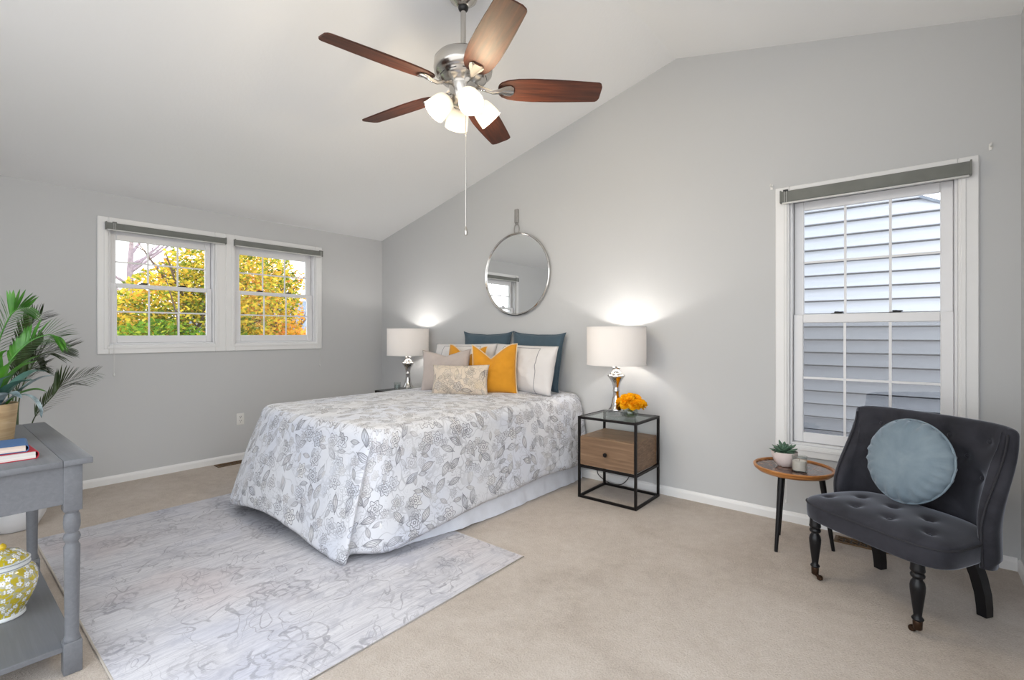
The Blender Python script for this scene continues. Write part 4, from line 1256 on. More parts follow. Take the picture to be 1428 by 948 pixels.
# light kit
bm = bmesh.new()
add_lathe(bm, sc([(0.0005, -0.108), (0.010, -0.106), (0.015, -0.096), (0.026, -0.088), (0.044, -0.080), (0.056, -0.066), (0.062, -0.030), (0.066, -0.010), (0.068, 0.008), (0.060, 0.012)]), 48)
lk = obj('light_kit_hub', bm, M['chrome'], fan, autos=60)
for k in range(4):
    a = R_(-30 + 90 * k)
    # arm
    bm = bmesh.new()
    add_tube(bm, [(0.045 * FS, 0, -0.042 * FS), (0.060 * FS, 0, -0.048 * FS), (0.072 * FS, 0, -0.060 * FS)], 0.014 * FS, 12)
    v = add_lathe(bm, sc([(0.010, 0.006), (0.026, 0.0), (0.028, -0.014), (0.024, -0.016)]), 24)
    TL = R_(44)
    mt = Matrix.Translation((0.068 * FS, 0, -0.056 * FS)) @ Matrix.Rotation(-TL, 4, 'Y')
    bmesh.ops.transform(bm, matrix=mt, verts=v)
    arm = obj('lamp_holder', bm, M['chrome'], fan); arm.rotation_euler = (0, 0, a)
    bm = bmesh.new()
    prof = [(0.020, -0.006), (0.032, -0.010), (0.044, -0.022), (0.0505, -0.044), (0.0545, -0.074), (0.0565, -0.104), (0.0540, -0.104), (0.0520, -0.074), (0.048, -0.045), (0.041, -0.025), (0.026, -0.013)]
    v = add_lathe(bm, sc(prof), 40, cap=False)
    bmesh.ops.transform(bm, matrix=mt, verts=v)
    gs = obj('glass_shade', bm, M['fanglass'], fan, autos=70); gs.rotation_euler = (0, 0, a)
    bm = bmesh.new()
    v = add_ball(bm, (0, 0, -0.062 * FS), 0.024 * FS, 18, 10, (1, 1, 1.3))
    bmesh.ops.transform(bm, matrix=mt, verts=v)
    bb = obj('bulb', bm, M['bulb'], gs)
    ld = bpy.data.lights.new('fan_bulb_light', 'POINT'); ld.energy = FAN_W; ld.color = WARM; ld.shadow_soft_size = 0.035
    lo = bpy.data.objects.new('fan_bulb_light', ld); COL.objects.link(lo); lo.parent = fan
    lo.location = Matrix.Rotation(a, 3, 'Z') @ (mt @ Vector((0, 0, -0.122 * FS)))
# pull chain
bm = bmesh.new()
cx_, cy_ = 0.030, -0.010
add_tube(bm, [(cx_, cy_, -0.10 * FS), (cx_, cy_, -0.79)], 0.0022, 6)
pc = obj('pull_chain', bm, M['chrome'], fan)
bm = bmesh.new(); v = add_lathe(bm, [(0.003, -0.050), (0.010, -0.046), (0.011, -0.030), (0.008, -0.010), (0.004, 0.0)], 16)
bmesh.ops.translate(bm, vec=(cx_, cy_, -0.79), verts=v)
obj('chain_fob', bm, M['chrome'], pc)

# ------------------------------------------------------------------ slipper chair
CH_A = R_(-33.77)
chair = thing('slipper_chair', 'charcoal velvet tufted slipper chair with black turned legs by the single window', 'chair', (5.010, -0.915, 0), CH_A)
def seat_plan(a):
    """a: angle, 0 = +x side, -90 = front; returns half extents"""
    c, s = math.cos(a), math.sin(a)
    n = 4.4
    k = (abs(c) ** n + abs(s) ** n) ** (-1.0 / n)
    x, y = c * k, s * k
    yy = 0.155 + y * (0.196 if y < 0 else 0.265)
    hw = 0.338 - 0.030 * smooth01((yy - 0.05) / 0.4)
    return x * hw + 0.012, yy
BUT = [(-0.235, 0.07), (-0.08, 0.055), (0.08, 0.055), (0.235, 0.07), (-0.155, 0.19), (0.0, 0.19), (0.155, 0.19)]
def seat_z(x, y, q):
    z = 0.387 + 0.062 * (1 - q ** 3.0) ** 0.6
    for bx, by in BUT:
        d = math.hypot(x - bx - 0.012, y - by)
        z -= 0.017 * math.exp(-(d / 0.022) ** 2) + 0.009 * math.exp(-(d / 0.075) ** 2)
    return z
bm = bmesh.new()
NA = 96
rings = []
def ring_at(scale, zf, off=0.0):
    r = []
    for k in range(NA):
        x, y = seat_plan(2 * PI * k / NA)
        px, py = 0.012 + (x - 0.012) * scale, 0.155 + (y - 0.155) * scale
        r.append(bm.verts.new((px, py, zf(px, py))))
    return r
rings.append(ring_at(0.93, lambda x, y: 0.303))
rings.append(ring_at(0.975, lambda x, y: 0.305))
rings.append(ring_at(0.992, lambda x, y: 0.314))
rings.append(ring_at(1.0, lambda x, y: 0.345))
rings.append(ring_at(1.0, lambda x, y: 0.381))
rings.append(ring_at(0.994, lambda x, y: 0.387))
for q in [0.985, 0.97, 0.95, 0.92, 0.89] + [0.86 - 0.03 * i for i in range(28)]:
    rings.append(ring_at(max(q, 0.012), lambda x, y, q=q: seat_z(x, y, q)))
for a, b in zip(rings, rings[1:]):
    for k in range(NA): bm.faces.new((a[k], a[(k + 1) % NA], b[(k + 1) % NA], b[k]))
bm.faces.new(rings[0][::-1]); bm.faces.new(rings[-1])
seat = obj('seat', bm, M['velvet'], chair, autos=180)
bm = bmesh.new()
add_tube(bm, [(*seat_plan(2 * PI * k / 96), 0.385) for k in range(97)], 0.0045, 8, False)
obj('piping', bm, M['piping'], seat)
for bx, by in BUT:
    bm = bmesh.new()
    add_ball(bm, (bx + 0.012, by, seat_z(bx + 0.012, by, max(abs(bx) / 0.33, abs(by - 0.155) / 0.26)) + 0.001), 0.010, 12, 8, (1, 1, 0.6))
    obj('button', bm, M['velvet'], seat)
# backrest
def y_end(z):
    t = (z - 0.29) / 0.56
    return 0.235 + 0.20 * smooth01((t - 0.25) / 0.75) ** 0.9
def y_back(z):
    t = (z - 0.29) / 0.56
    return 0.395 + 0.065 * t
ZB, ZT = 0.285, 0.862
TB = 0.050
def back_in(s, z):
    """inner face; s -1..1 round the back"""
    a = abs(s)
    xc = 0.150
    ye, yb = y_end(z), y_back(z)
    if a < 0.45: x, y = xc * a / 0.45, yb
    else:
        ph = (a - 0.45) / 0.55 * PI / 2
        x = xc + (0.322 - xc) * math.sin(ph)
        y = ye + (yb - ye) * math.cos(ph)
    x *= 1.0 + 0.05 * (z - 0.55)
    return Vector((math.copysign(x, s) + 0.004 - 0.055 * (z - 0.45), y, 0))
def param(s):   # even spacing along the superellipse
    return s
NSB = 88
svals = []
tab = []
for k in range(801):
    s = -1 + 2 * k / 800
    tab.append((s, back_in(s, 0.45)))
acc_ = [0.0]
for (s0, p0), (s1, p1) in zip(tab, tab[1:]): acc_.append(acc_[-1] + (p1 - p0).length)
for k in range(NSB + 1):
    target = acc_[-1] * k / NSB
    i = min(range(len(acc_)), key=lambda q: abs(acc_[q] - target))
    svals.append(tab[i][0])
BBT = [(x, z) for z, xs in ((0.78, (-0.24, -0.08, 0.08, 0.24)), (0.70, (-0.16, 0.0, 0.16)), (0.62, (-0.24, -0.08, 0.08, 0.24))) for x in xs]
def inner_pt(k, z):
    s = svals[k]
    p = back_in(s, z)
    s0, s1 = svals[max(0, k - 1)], svals[min(NSB, k + 1)]
    tdir = (back_in(s1, z) - back_in(s0, z)).normalized()
    n = Vector((tdir.y, -tdir.x, 0))          # points to the room (towards -y at the middle)
    if n.y > 0 and abs(p.x) < 0.2: n = -n
    return Vector((p.x, p.y, z)), n
bm = bmesh.new()
NZ = 30
cols = []
for k in range(NSB + 1):
    arc_u = abs(k / NSB * 2 - 1)
    edge = 1.0
    if arc_u > 0.90:
        q = (arc_u - 0.90) / 0.10
        edge = math.sqrt(max(0.0, 1 - q * q))
    th = TB * max(edge, 0.03)
    col = []
    zt = ZT - 0.012 * arc_u ** 4 + 0.008 * (1 - arc_u ** 2)
    pad = 0.012 * edge
    for j in range(NZ + 1):
        t = j / NZ
        z = ZB + (zt - 0.03 - ZB) * t
        p, n = inner_pt(k, z)
        d = 0.020 * edge * (math.sin(PI * min(1, max(0, (z - 0.40) / 0.46))) if z > 0.40 else 0)
        for bx, bz in BBT:
            rr = math.hypot(p.x - bx, z - bz)
            d -= (0.022 * math.exp(-(rr / 0.024) ** 2) + 0.012 * math.exp(-(rr / 0.06) ** 2)) * edge
        col.append(p + n * (d + pad))
    p_top, n = inner_pt(k, zt - 0.03)
    a0 = col[-1]
    outp = p_top - n * th
    mid = (a0 + outp) / 2; hwid = (a0 - outp).length / 2
    dirn = (a0 - outp).normalized() if hwid > 1e-6 else n
    for q in range(1, 9):
        a = PI * q / 9
        col.append(mid + dirn * hwid * math.cos(a) + Vector((0, 0, 0.03 * math.sin(a))))
    for j in range(NZ, -1, -1):
        t = j / NZ
        z = ZB + (zt - 0.03 - ZB) * t
        p, n = inner_pt(k, z)
        col.append(p - n * th * (1.0 - 0.25 * (t < 0.04)))
    cols.append([bm.verts.new(v) for v in col])
NC = len(cols[0])
for a, b in zip(cols, cols[1:]):
    for j in range(NC): bm.faces.new((a[j], b[j], b[(j + 1) % NC], a[(j + 1) % NC]))
bm.faces.new(cols[0]); bm.faces.new(cols[-1][::-1])
back = obj('backrest', bm, M['velvet'], chair, autos=180)
for bx, bz in BBT:
    k = min(range(NSB + 1), key=lambda q: abs(inner_pt(q, bz)[0].x - bx) + (abs(q - NSB / 2) > NSB * 0.42) * 9)
    p, n = inner_pt(k, bz)
    bm = bmesh.new(); add_ball(bm, p + n * (0.020 * math.sin(PI * (bz - 0.40) / 0.46) + 0.012 - 0.034 + 0.004), 0.010, 12, 8, (1, 0.7, 1))
    obj('button', bm, M['velvet'], back)
for k in (0, NSB):
    bm = bmesh.new()
    pts = []
    for j in range(31):
        z = ZB + 0.01 + (ZT - 0.045 - ZB) * j / 30
        p, n = inner_pt(k, z)
        out = -1 if k == 0 else 1
        pts.append(p + Vector((out * 0.010, -0.004, 0)))
    add_tube(bm, pts, 0.0042, 8)
    obj('piping', bm, M['piping'], back)
# legs
def front_leg(x):
    bm = bmesh.new()
    prof = [(0.013, 0.030), (0.015, 0.056), (0.0165, 0.060), (0.021, 0.064), (0.022, 0.069), (0.018, 0.074), (0.0145, 0.080), (0.0165, 0.10), (0.022, 0.145), (0.0265, 0.185), (0.0275, 0.205), (0.024, 0.222), (0.0175, 0.232), (0.017, 0.238), (0.0245, 0.243), (0.0265, 0.251), (0.0235, 0.258), (0.020, 0.262), (0.025, 0.266), (0.027, 0.272), (0.0255, 0.280), (0.024, 0.312)]
    add_lathe(bm, prof, 32)
    lg = obj('front_leg', bm, M['blackwood'], chair, loc=(x, 0, 0), autos=60)
    sg = 1 if x < 0 else -1
    bm = bmesh.new()
    add_lathe(bm, [(0.013, 0.022), (0.0165, 0.026), (0.0175, 0.056), (0.0165, 0.060)], 24)
    add_tube(bm, [(0, 0, 0.030), (sg * 0.008, 0.002, 0.024), (sg * 0.018, 0.004, 0.014)], [0.012, 0.010, 0.008], 10)
    cs = obj('caster', bm, M['brass'], lg)
    bm = bmesh.new()
    v = add_lathe(bm, [(0.0005, -0.009), (0.011, -0.009), (0.0135, -0.005), (0.0135, 0.005), (0.011, 0.009), (0.0005, 0.009)], 24)
    bmesh.ops.transform(bm, matrix=Matrix.Translation((sg * 0.024, 0.004, 0.0138)) @ Matrix.Rotation(PI / 2, 4, 'X'), verts=v)
    obj('wheel', bm, M['brass'], lg)
    return lg
front_leg(-0.243); front_leg(0.245)
def rear_leg(x):
    bm = bmesh.new()
    secs = [(0.315, 0.315, 0.026), (0.25, 0.360, 0.026), (0.18, 0.395, 0.025), (0.10, 0.424, 0.024), (0.04, 0.434, 0.023), (0.0, 0.436, 0.022)]
    rows = []
    for z, y, h in secs:
        rows.append([bm.verts.new((x + sx * h * 0.85, y + sy * h, z)) for sx, sy in ((-1, -1), (1, -1), (1, 1), (-1, 1))])
    for a, b in zip(rows, rows[1:]):
        for i in range(4): bm.faces.new((a[i], a[(i + 1) % 4], b[(i + 1) % 4], b[i]))
    bm.faces.new(rows[0]); bm.faces.new(rows[-1][::-1])
    return obj('rear_leg', bm, M['blackwood'], chair, autos=30)
rear_leg(-0.228); rear_leg(0.235)

# round cushion on the chair
def round_cushion():
    bm = bmesh.new()
    R, T = 0.198, 0.150
    NU, NV = 96, 26
    for side in (1, -1):
        def fn(a, b, side=side):
            th = 2 * PI * a
            r = b
            rr = R * r * (1 + 0.012 * math.sin(th * 3 + 1) + 0.010 * nz3(math.cos(th) * 3, math.sin(th) * 3, 0) * r)
            z = T / 2 * max(0, 1 - r ** 2.8) ** 0.60
            g = math.exp(-((1 - r) / 0.22) ** 2)
            z += 0.022 * g * math.sin(th * 21 + 3 * math.sin(th * 2.0)) * (0.4 + 0.6 * abs(nz3(math.cos(th) * 2, math.sin(th) * 2, side * 3.0))) * min(1, (1 - r) * 9)
            rr += 0.005 * g * math.sin(th * 21 + 0.6)
            z += 0.006 * nz3(rr * math.cos(th) * 9, rr * math.sin(th) * 9, side * 5.0) * (1 - r)
            return (rr * math.cos(th), -side * z, rr * math.sin(th))
        add_grid(bm, fn, NU, NV, closeu=True)
    return bm
ce = Matrix.Rotation(CH_A, 4, 'Z')
cpos = Vector((5.010, -0.915, 0)) + (ce @ Vector((0.015, 0.285, 0.652)))
rc_ = thing('round_cushion', 'round blue grey velvet cushion propped on the slipper chair', 'cushion', cpos)
rc_.rotation_euler = (Matrix.Rotation(CH_A - 0.05, 3, 'Z') @ Matrix.Rotation(R_(-14), 3, 'X')).to_euler()
obj('cover', round_cushion(), M['bluevelvet'], rc_, autos=180)
bm = bmesh.new()
add_tube(bm, [(0.199 * math.cos(2 * PI * k / 96) * (1 + 0.012 * math.sin(2 * PI * k / 96 * 3 + 1)), 0, 0.199 * math.sin(2 * PI * k / 96) * (1 + 0.012 * math.sin(2 * PI * k / 96 * 3 + 1))) for k in range(97)], 0.005, 8, False)
obj('piping', bm, M['bluevelvet'], rc_)

# ------------------------------------------------------------------ side table
TX, TY, TZ, TR = 4.646, -0.405, 0.475, 0.2145
st = thing('side_table', 'round wooden tray top side table with three black legs left of the chair', 'side table', (TX, TY, 0))
bm = bmesh.new()
add_lathe(bm, [(0.0005, TZ - 0.034), (TR - 0.022, TZ - 0.034), (TR - 0.004, TZ - 0.018), (TR, TZ - 0.004), (TR - 0.003, TZ), (TR - 0.014, TZ), (TR - 0.017, TZ - 0.004), (TR - 0.018, TZ - 0.012), (0.0005, TZ - 0.012)], 72)
top = obj('table_top', bm, M['acacia'], st, autos=50)
def mosaic():
    m, nt, b = mat_new('mosaic_inlay')
    tc = uvs(nt)
    br = nt.nodes.new('ShaderNodeTexBrick')
    nt.links.new(mapped(nt, tc.outputs['Object'], (14, 14, 14), (0, 0, 0.6)), br.inputs['Vector'])
    br.inputs['Color1'].default_value = srgb(64, 42, 38); br.inputs['Color2'].default_value = srgb(160, 128, 112)
    br.inputs['Mortar'].default_value = srgb(48, 34, 32); br.inputs['Scale'].default_value = 1.0; br.inputs['Mortar Size'].default_value = 0.02
    br.inputs['Bias'].default_value = -0.2
    nt.links.new(br.outputs['Color'], b.inputs['Base Color'])
    b.inputs['Roughness'].default_value = 0.12
    return m
bm = bmesh.new(); add_lathe(bm, [(0.0005, TZ - 0.0119), (TR - 0.0185, TZ - 0.0119), (TR - 0.0185, TZ - 0.0095), (0.0005, TZ - 0.0095)], 64)
obj('inlay', bm, mosaic(), top)
for (fx, fy) in ((4.585, -0.565), (4.841, -0.342), (4.548, -0.289)):
    fx -= TX; fy -= TY
    bm = bmesh.new()
    add_tube(bm, [(fx, fy, 0.0), (fx * 0.70, fy * 0.70, TZ - 0.036)], [0.0095, 0.0175], 16)
    obj('leg', bm, M['blackwood'], st)
TT = TZ - 0.0093
# succulent
PX, PY = 4.600, -0.405
sp_ = thing('potted_succulent', 'green succulent in a pale pink bowl on the side table', 'plant', (PX, PY, TT))
M['pinkpot'] = plain('pale_pink_glaze', srgb(222, 208, 204), 0.4, var=0.04)
M['succ'] = plain('succulent_green', srgb(84, 112, 92), 0.5, var=0.25, vscale=20)
M['soil'] = plain('dark_soil', srgb(60, 48, 40), 1.0, var=0.2)
bm = bmesh.new()
add_lathe(bm, [(0.0005, 0.0), (0.030, 0.0), (0.040, 0.006), (0.058, 0.034), (0.070, 0.066), (0.073, 0.090), (0.069, 0.090), (0.066, 0.066), (0.054, 0.038), (0.034, 0.014), (0.0005, 0.012)], 44)
obj('pot', bm, M['pinkpot'], sp_)
bm = bmesh.new(); add_lathe(bm, [(0.0005, 0.070), (0.066, 0.070), (0.066, 0.074), (0.0005, 0.078)], 32); obj('soil', bm, M['soil'], sp_)
rnd = random.Random(12)
for q, (n, el, L, w) in enumerate(((6, 70, 0.050, 0.010), (9, 45, 0.068, 0.012), (11, 22, 0.078, 0.012), (9, 4, 0.076, 0.011))):
    for k in range(n):
        a = 2 * PI * k / n + q * 0.5 + rnd.uniform(-.15, .15); e_ = R_(el + rnd.uniform(-8, 8))
        bm = bmesh.new()
        L_ = L * rnd.uniform(0.8, 1.15)
        v = add_tube(bm, [(0, 0, 0), (L_ * 0.35, 0, -0.002), (L_ * 0.7, 0, 0.0), (L_ * 0.92, 0, 0.004), (L_, 0, 0.007)], [w * 0.6, w, w * 0.95, w * 0.5, 0.001], 8)
        bmesh.ops.scale(bm, vec=(1, 1, 0.45), verts=v)
        bmesh.ops.transform(bm, matrix=Matrix.Translation((0, 0, 0.086)) @ Matrix.Rotation(a, 4, 'Z') @ Matrix.Rotation(-e_, 4, 'Y'), verts=v)
        obj('leaf', bm, M['succ'], sp_)
# candle glass
cd = thing('candle', 'white candle in a clear glass jar in front of the succulent', 'candle', (4.690, -0.475, TT))
M['wax'] = plain('candle_wax', srgb(226, 214, 208), 0.5, var=0.02)
bm = bmesh.new(); add_lathe(bm, [(0.0005, 0), (0.037, 0), (0.040, 0.004), (0.040, 0.088), (0.037, 0.088), (0.037, 0.008), (0.0005, 0.008)], 40); obj('glass_jar', bm, M['vglass'], cd)
bm = bmesh.new(); add_lathe(bm, [(0.0005, 0.0085), (0.0365, 0.0085), (0.0365, 0.062), (0.034, 0.060), (0.0005, 0.059)], 36); wx = obj('wax', bm, M['wax'], cd)
bm = bmesh.new(); add_tube(bm, [(0, 0, 0.058), (0.001, 0, 0.070)], 0.0012, 6); obj('wick', bm, M['blackcord'], wx)

# ------------------------------------------------------------------ floor vents and outlet
def vent(label, loc, L, W, along_y):
    t = thing('floor_vent', label, 'vent', loc, R_(90) if along_y else 0.0, group='bronze floor vents')
    bm = bmesh.new()
    for a in ((-L / 2, L / 2, -W / 2, -W / 2 + 0.014), (-L / 2, L / 2, W / 2 - 0.014, W / 2), (-L / 2, -L / 2 + 0.016, -W / 2 + 0.014, W / 2 - 0.014), (L / 2 - 0.016, L / 2, -W / 2 + 0.014, W / 2 - 0.014)):
        add_box(bm, (a[0], a[2], 0.0), (a[1], a[3], 0.007), 0.0015, 1)
    obj('frame', bm, M['bronze'], t, smooth=False)
    bm = bmesh.new(); add_box(bm, (-L / 2 + 0.014, -W / 2 + 0.012, 0.0002), (L / 2 - 0.014, W / 2 - 0.012, 0.0014)); obj('duct_cover', bm, M['latch'], t, smooth=False)
    bm = bmesh.new()
    n = int(L / 0.036)
    for k in range(n):
        x = -L / 2 + 0.03 + (L - 0.06) * k / (n - 1)
        for y in (-0.016, 0.016):
            add_tube(bm, [(x + 0.014 * math.cos(q * PI / 6), y + 0.014 * math.sin(q * PI / 6), 0.004) for q in range(13)], 0.0024, 6, False)
    obj('scroll_grille', bm, M['bronze'], t)
    return t
vent('bronze floor vent with scroll grille on the carpet behind the chair', (4.985, -0.135, 0), 0.32, 0.11, False)
vent('bronze floor vent by the left baseboard beside the bed', (0.105, -1.78, 0), 0.32, 0.11, True)
ot = thing('wall_outlet', 'white wall outlet plate low on the wall beside the bed foot', 'outlet', (0, -1.684, 0.407))
bm = bmesh.new(); add_box(bm, (0.0, -0.036, -0.058), (0.006, 0.036, 0.058), 0.003, 2); obj('plate', bm, M['outlet'], ot)
M['socket_slot'] = plain('socket_slot', srgb(70, 68, 66), 0.6)
for z in (0.020, -0.020):
    bm = bmesh.new()
    v = add_lathe(bm, [(0.016, 0.0), (0.016, 0.003), (0.0005, 0.003)], 24)
    bmesh.ops.transform(bm, matrix=Matrix.Translation((0.005, 0, z)) @ Matrix.Rotation(PI / 2, 4, 'Y'), verts=v)
    sk = obj('receptacle', bm, M['outlet'], ot)
    bm = bmesh.new()
    for y in (-0.006, 0.006): add_box(bm, (0.0075, y - 0.0016, z - 0.001), (0.0088, y + 0.0016, z + 0.010))
    add_box(bm, (0.0075, -0.003, z - 0.012), (0.0088, 0.003, z - 0.006))
    obj('slot', bm, M['socket_slot'], sk, smooth=False)

# ------------------------------------------------------------------ console table
CX0, CX1, CY1, CY0 = 1.665, 2.800, -3.302, -3.742
CT = 0.80
con = thing('console_table', 'grey painted console table with turned legs and a low shelf at left', 'console table', ((CX0 + CX1) / 2, (CY0 + CY1) / 2, 0))
cxm, cym = (CX0 + CX1) / 2, (CY0 + CY1) / 2
def cl(x, y, z): return (x - cxm, y - cym, z)
bm = bmesh.new()
bw = 0.085
for a in ((CX0, CX1, CY1 - bw, CY1), (CX0, CX1, CY0, CY0 + bw), (CX0, CX1, CY0 + bw + 0.0004, CY1 - bw - 0.0004)):
    add_box(bm, cl(a[0], a[2], CT - 0.022), cl(a[1], a[3], CT), 0.003, 2)
obj('top', bm, M['greywood'], con)
LGX0, LGX1, LGY0, LGY1 = CX0 + 0.065, CX1 - 0.045, CY0 + 0.055, CY1 - 0.055
lh = 0.027
bm = bmesh.new()
add_box(bm, cl(LGX0 + lh - 0.004, LGY0 - lh + 0.006, CT - 0.165), cl(LGX1 - lh + 0.004, LGY0 - lh + 0.024, CT - 0.022), 0.001, 1)
add_box(bm, cl(LGX0 + lh - 0.004, LGY1 + lh - 0.024, CT - 0.165), cl(LGX1 - lh + 0.004, LGY1 + lh - 0.006, CT - 0.022), 0.001, 1)
add_box(bm, cl(LGX0 - lh + 0.006, LGY0 + lh - 0.004, CT - 0.165), cl(LGX0 - lh + 0.024, LGY1 - lh + 0.004, CT - 0.022), 0.001, 1)
add_box(bm, cl(LGX1 + lh - 0.024, LGY0 + lh - 0.004, CT - 0.165), cl(LGX1 + lh - 0.006, LGY1 - lh + 0.004, CT - 0.022), 0.001, 1)
obj('apron', bm, M['greywood'], con, smooth=False)
for x in (LGX0, LGX1):
    for y in (LGY0, LGY1):
        bm = bmesh.new()
        add_box(bm, (-lh, -lh, CT - 0.195), (lh, lh, CT - 0.022), 0.003, 2)
        prof = [(0.024, 0.115), (0.026, 0.122), (0.023, 0.130), (0.0205, 0.140), (0.0215, 0.25), (0.0235, 0.40), (0.0245, 0.470), (0.021, 0.476), (0.0185, 0.484), (0.0235, 0.492), (0.026, 0.503), (0.0235, 0.514), (0.0185, 0.521), (0.021, 0.528), (0.0245, 0.540), (0.0255, 0.560), (0.0235, 0.585), (0.019, 0.596), (0.024, 0.602), (0.026, 0.610)]
        add_lathe(bm, prof, 32)
        add_box(bm, (-lh, -lh, 0.0), (lh, lh, 0.118), 0.003, 2)
        obj('leg', bm, M['greywood'], con, loc=cl(x, y, 0), autos=50)
bm = bmesh.new()
add_box(bm, cl(LGX0 - 0.012, LGY0 - 0.012, 0.085), cl(LGX1 + 0.012, LGY1 + 0.012, 0.105), 0.002, 1)
obj('shelf', bm, M['greywood'], con)

# books on the console
def book(label, loc, yaw, w, l, h, cover, pages, seed):
    """spine on +y, w along x, l along y"""
    t = thing('book', label, 'book', loc, yaw, group='books on the console table')
    bm = bmesh.new()
    add_box(bm, (-w / 2, -l / 2, 0), (w / 2, l / 2, 0.003), 0.001, 1)
    add_box(bm, (-w / 2, -l / 2, h - 0.003), (w / 2, l / 2, h), 0.001, 1)
    n = 10
    for k in range(n):
        a0, a1 = -PI / 2 + PI * k / n, -PI / 2 + PI * (k + 1) / n
        q = [(l / 2 - 0.002 + 0.010 * math.cos(a), h / 2 + h / 2 * math.sin(a)) for a in (a0, a1)]
        qi = [(l / 2 - 0.004 + 0.010 * math.cos(a), h / 2 + (h / 2 - 0.003) * math.sin(a)) for a in (a0, a1)]
        add_prism(bm, [q[0], q[1], qi[1], qi[0]], 'x', -w / 2, w / 2)
    obj('cover', bm, cover, t, smooth=False)
    bm = bmesh.new()
    add_box(bm, (-w / 2 + 0.004, -l / 2 + 0.004, 0.003), (w / 2 - 0.004, l / 2 - 0.001, h - 0.003))
    obj('page_block', bm, pages, t, smooth=False)
    return t
def pages_mat(name, c0, c1):
    m, nt, b = mat_new(name)
    tc = uvs(nt)
    g = noise_t(nt, mapped(nt, tc.outputs['Object'], (3, 3, 900)), 1.0, 2)
    nt.links.new(ramp(nt, g, [(0.3, c0), (0.7, c1)]), b.inputs['Base Color'])
    b.inputs['Roughness'].default_value = 0.9
    return m
M['pages'] = pages_mat('book_pages', srgb(214, 208, 202), srgb(238, 234, 230))
M['pagescream'] = pages_mat('cream_book_pages', srgb(206, 186, 172), srgb(228, 212, 200))
M['redcover'] = plain('red_cloth_cover', srgb(176, 36, 56), 0.6)
M['bluecover'] = plain('blue_cloth_cover', srgb(58, 92, 136), 0.6)
book('red covered book at the bottom of the stack on the grey console', (2.590, -3.565, CT), R_(2), 0.175, 0.235, 0.031, M['redcover'], M['pages'], 1)
book('blue covered book lying on top of the red book', (2.585, -3.578, CT + 0.0312), R_(-4), 0.165, 0.225, 0.027, M['bluecover'], M['pagescream'], 2)

# ginger jar on the shelf
JX, JY, JZ = 2.315, -3.505, 0.105
def jar_mat():
    m, nt, b = mat_new('yellow_blossom_porcelain')
    tc = uvs(nt)
    p = mapped(nt, tc.outputs['UV'], (36, 36, 36))
    v = nt.nodes.new('ShaderNodeTexVoronoi'); v.voronoi_dimensions = '2D'; v.inputs['Scale'].default_value = 1.0; v.inputs['Randomness'].default_value = 0.8
    nt.links.new(p, v.inputs['Vector'])
    dv = nt.nodes.new('ShaderNodeVectorMath'); dv.operation = 'SUBTRACT'
    nt.links.new(p, dv.inputs[0]); nt.links.new(v.outputs['Position'], dv.inputs[1])
    sp = nt.nodes.new('ShaderNodeSeparateXYZ'); nt.links.new(dv.outputs[0], sp.inputs[0])
    x, y = S(nt, sp.outputs[0]), S(nt, sp.outputs[1])
    r = (x * x + y * y).sqrt(); a = y.atan2(x)
    rc = nt.nodes.new('ShaderNodeSeparateColor'); nt.links.new(v.outputs['Color'], rc.inputs[0])
    keep = S(nt, rc.outputs[0]).gt(0.28)
    Rf = ((a * 2.5).cos().abs()) * 0.16 + 0.24
    petal = (1.0 - (r - Rf).step(-0.03, 0.03)) * keep
    eye = (1.0 - r.step(0.05, 0.09)) * keep
    outl = (r - Rf).band(0.05) * keep
    br = (noise_t(nt, tc.outputs['UV'], 24.0, 1.5) - 0.5).band(0.05)
    bud = noise_t(nt, tc.outputs['UV'], 60.0, 1).step(0.62, 0.68)
    base = ramp(nt, noise_t(nt, tc.outputs['UV'], 14.0, 3), [(0.3, srgb(176, 158, 24)), (0.7, srgb(204, 188, 62))])
    c = mixc(nt, br * 0.85, base, srgb(176, 178, 160))
    c = mixc(nt, bud * 0.7, c, srgb(226, 228, 220))
    c = mixc(nt, petal, c, srgb(236, 238, 238))
    c = mixc(nt, outl * 0.6, c, srgb(132, 142, 150))
    c = mixc(nt, eye, c, srgb(170, 160, 80))
    nt.links.new(c, b.inputs['Base Color'])
    b.inputs['Roughness'].default_value = 0.12
    b.inputs['Coat Weight'].default_value = 0.5
    return m
M['jar'] = jar_mat()
M['porc'] = plain('white_porcelain_band', srgb(216, 220, 222), 0.15, var=0.02)
M['greyband'] = plain('grey_porcelain_band', srgb(120, 128, 136), 0.2)
jar = thing('ginger_jar', 'yellow ginger jar with white blossoms and lid on the console shelf', 'jar', (JX, JY, JZ))
bm = bmesh.new()
add_lathe(bm, [(0.0005, 0.0), (0.066, 0.0), (0.068, 0.004), (0.067, 0.010), (0.066, 0.016), (0.072, 0.032), (0.086, 0.060), (0.100, 0.096), (0.107, 0.132), (0.105, 0.162), (0.094, 0.190), (0.074, 0.208), (0.066, 0.212)], 56, uvr=0.1)
bd = obj('body', bm, M['jar'], jar, autos=60)
bm = bmesh.new(); add_lathe(bm, [(0.0665, 0.0005), (0.0695, 0.004), (0.0690, 0.012), (0.0665, 0.0165)], 56, cap=False); obj('foot_band', bm, M['porc'], bd)
bm = bmesh.new(); add_lathe(bm, [(0.080, 0.200), (0.084, 0.205), (0.084, 0.211), (0.079, 0.214), (0.079, 0.220), (0.0835, 0.223), (0.0835, 0.228), (0.078, 0.231), (0.0005, 0.231)], 56)
ld_ = obj('lid_band', bm, M['porc'], jar)
bm = bmesh.new(); add_lathe(bm, [(0.078, 0.2312), (0.070, 0.245), (0.052, 0.262), (0.030, 0.272), (0.016, 0.275), (0.0005, 0.276)], 48, uvr=0.08)
lid = obj('lid', bm, M['jar'], jar)
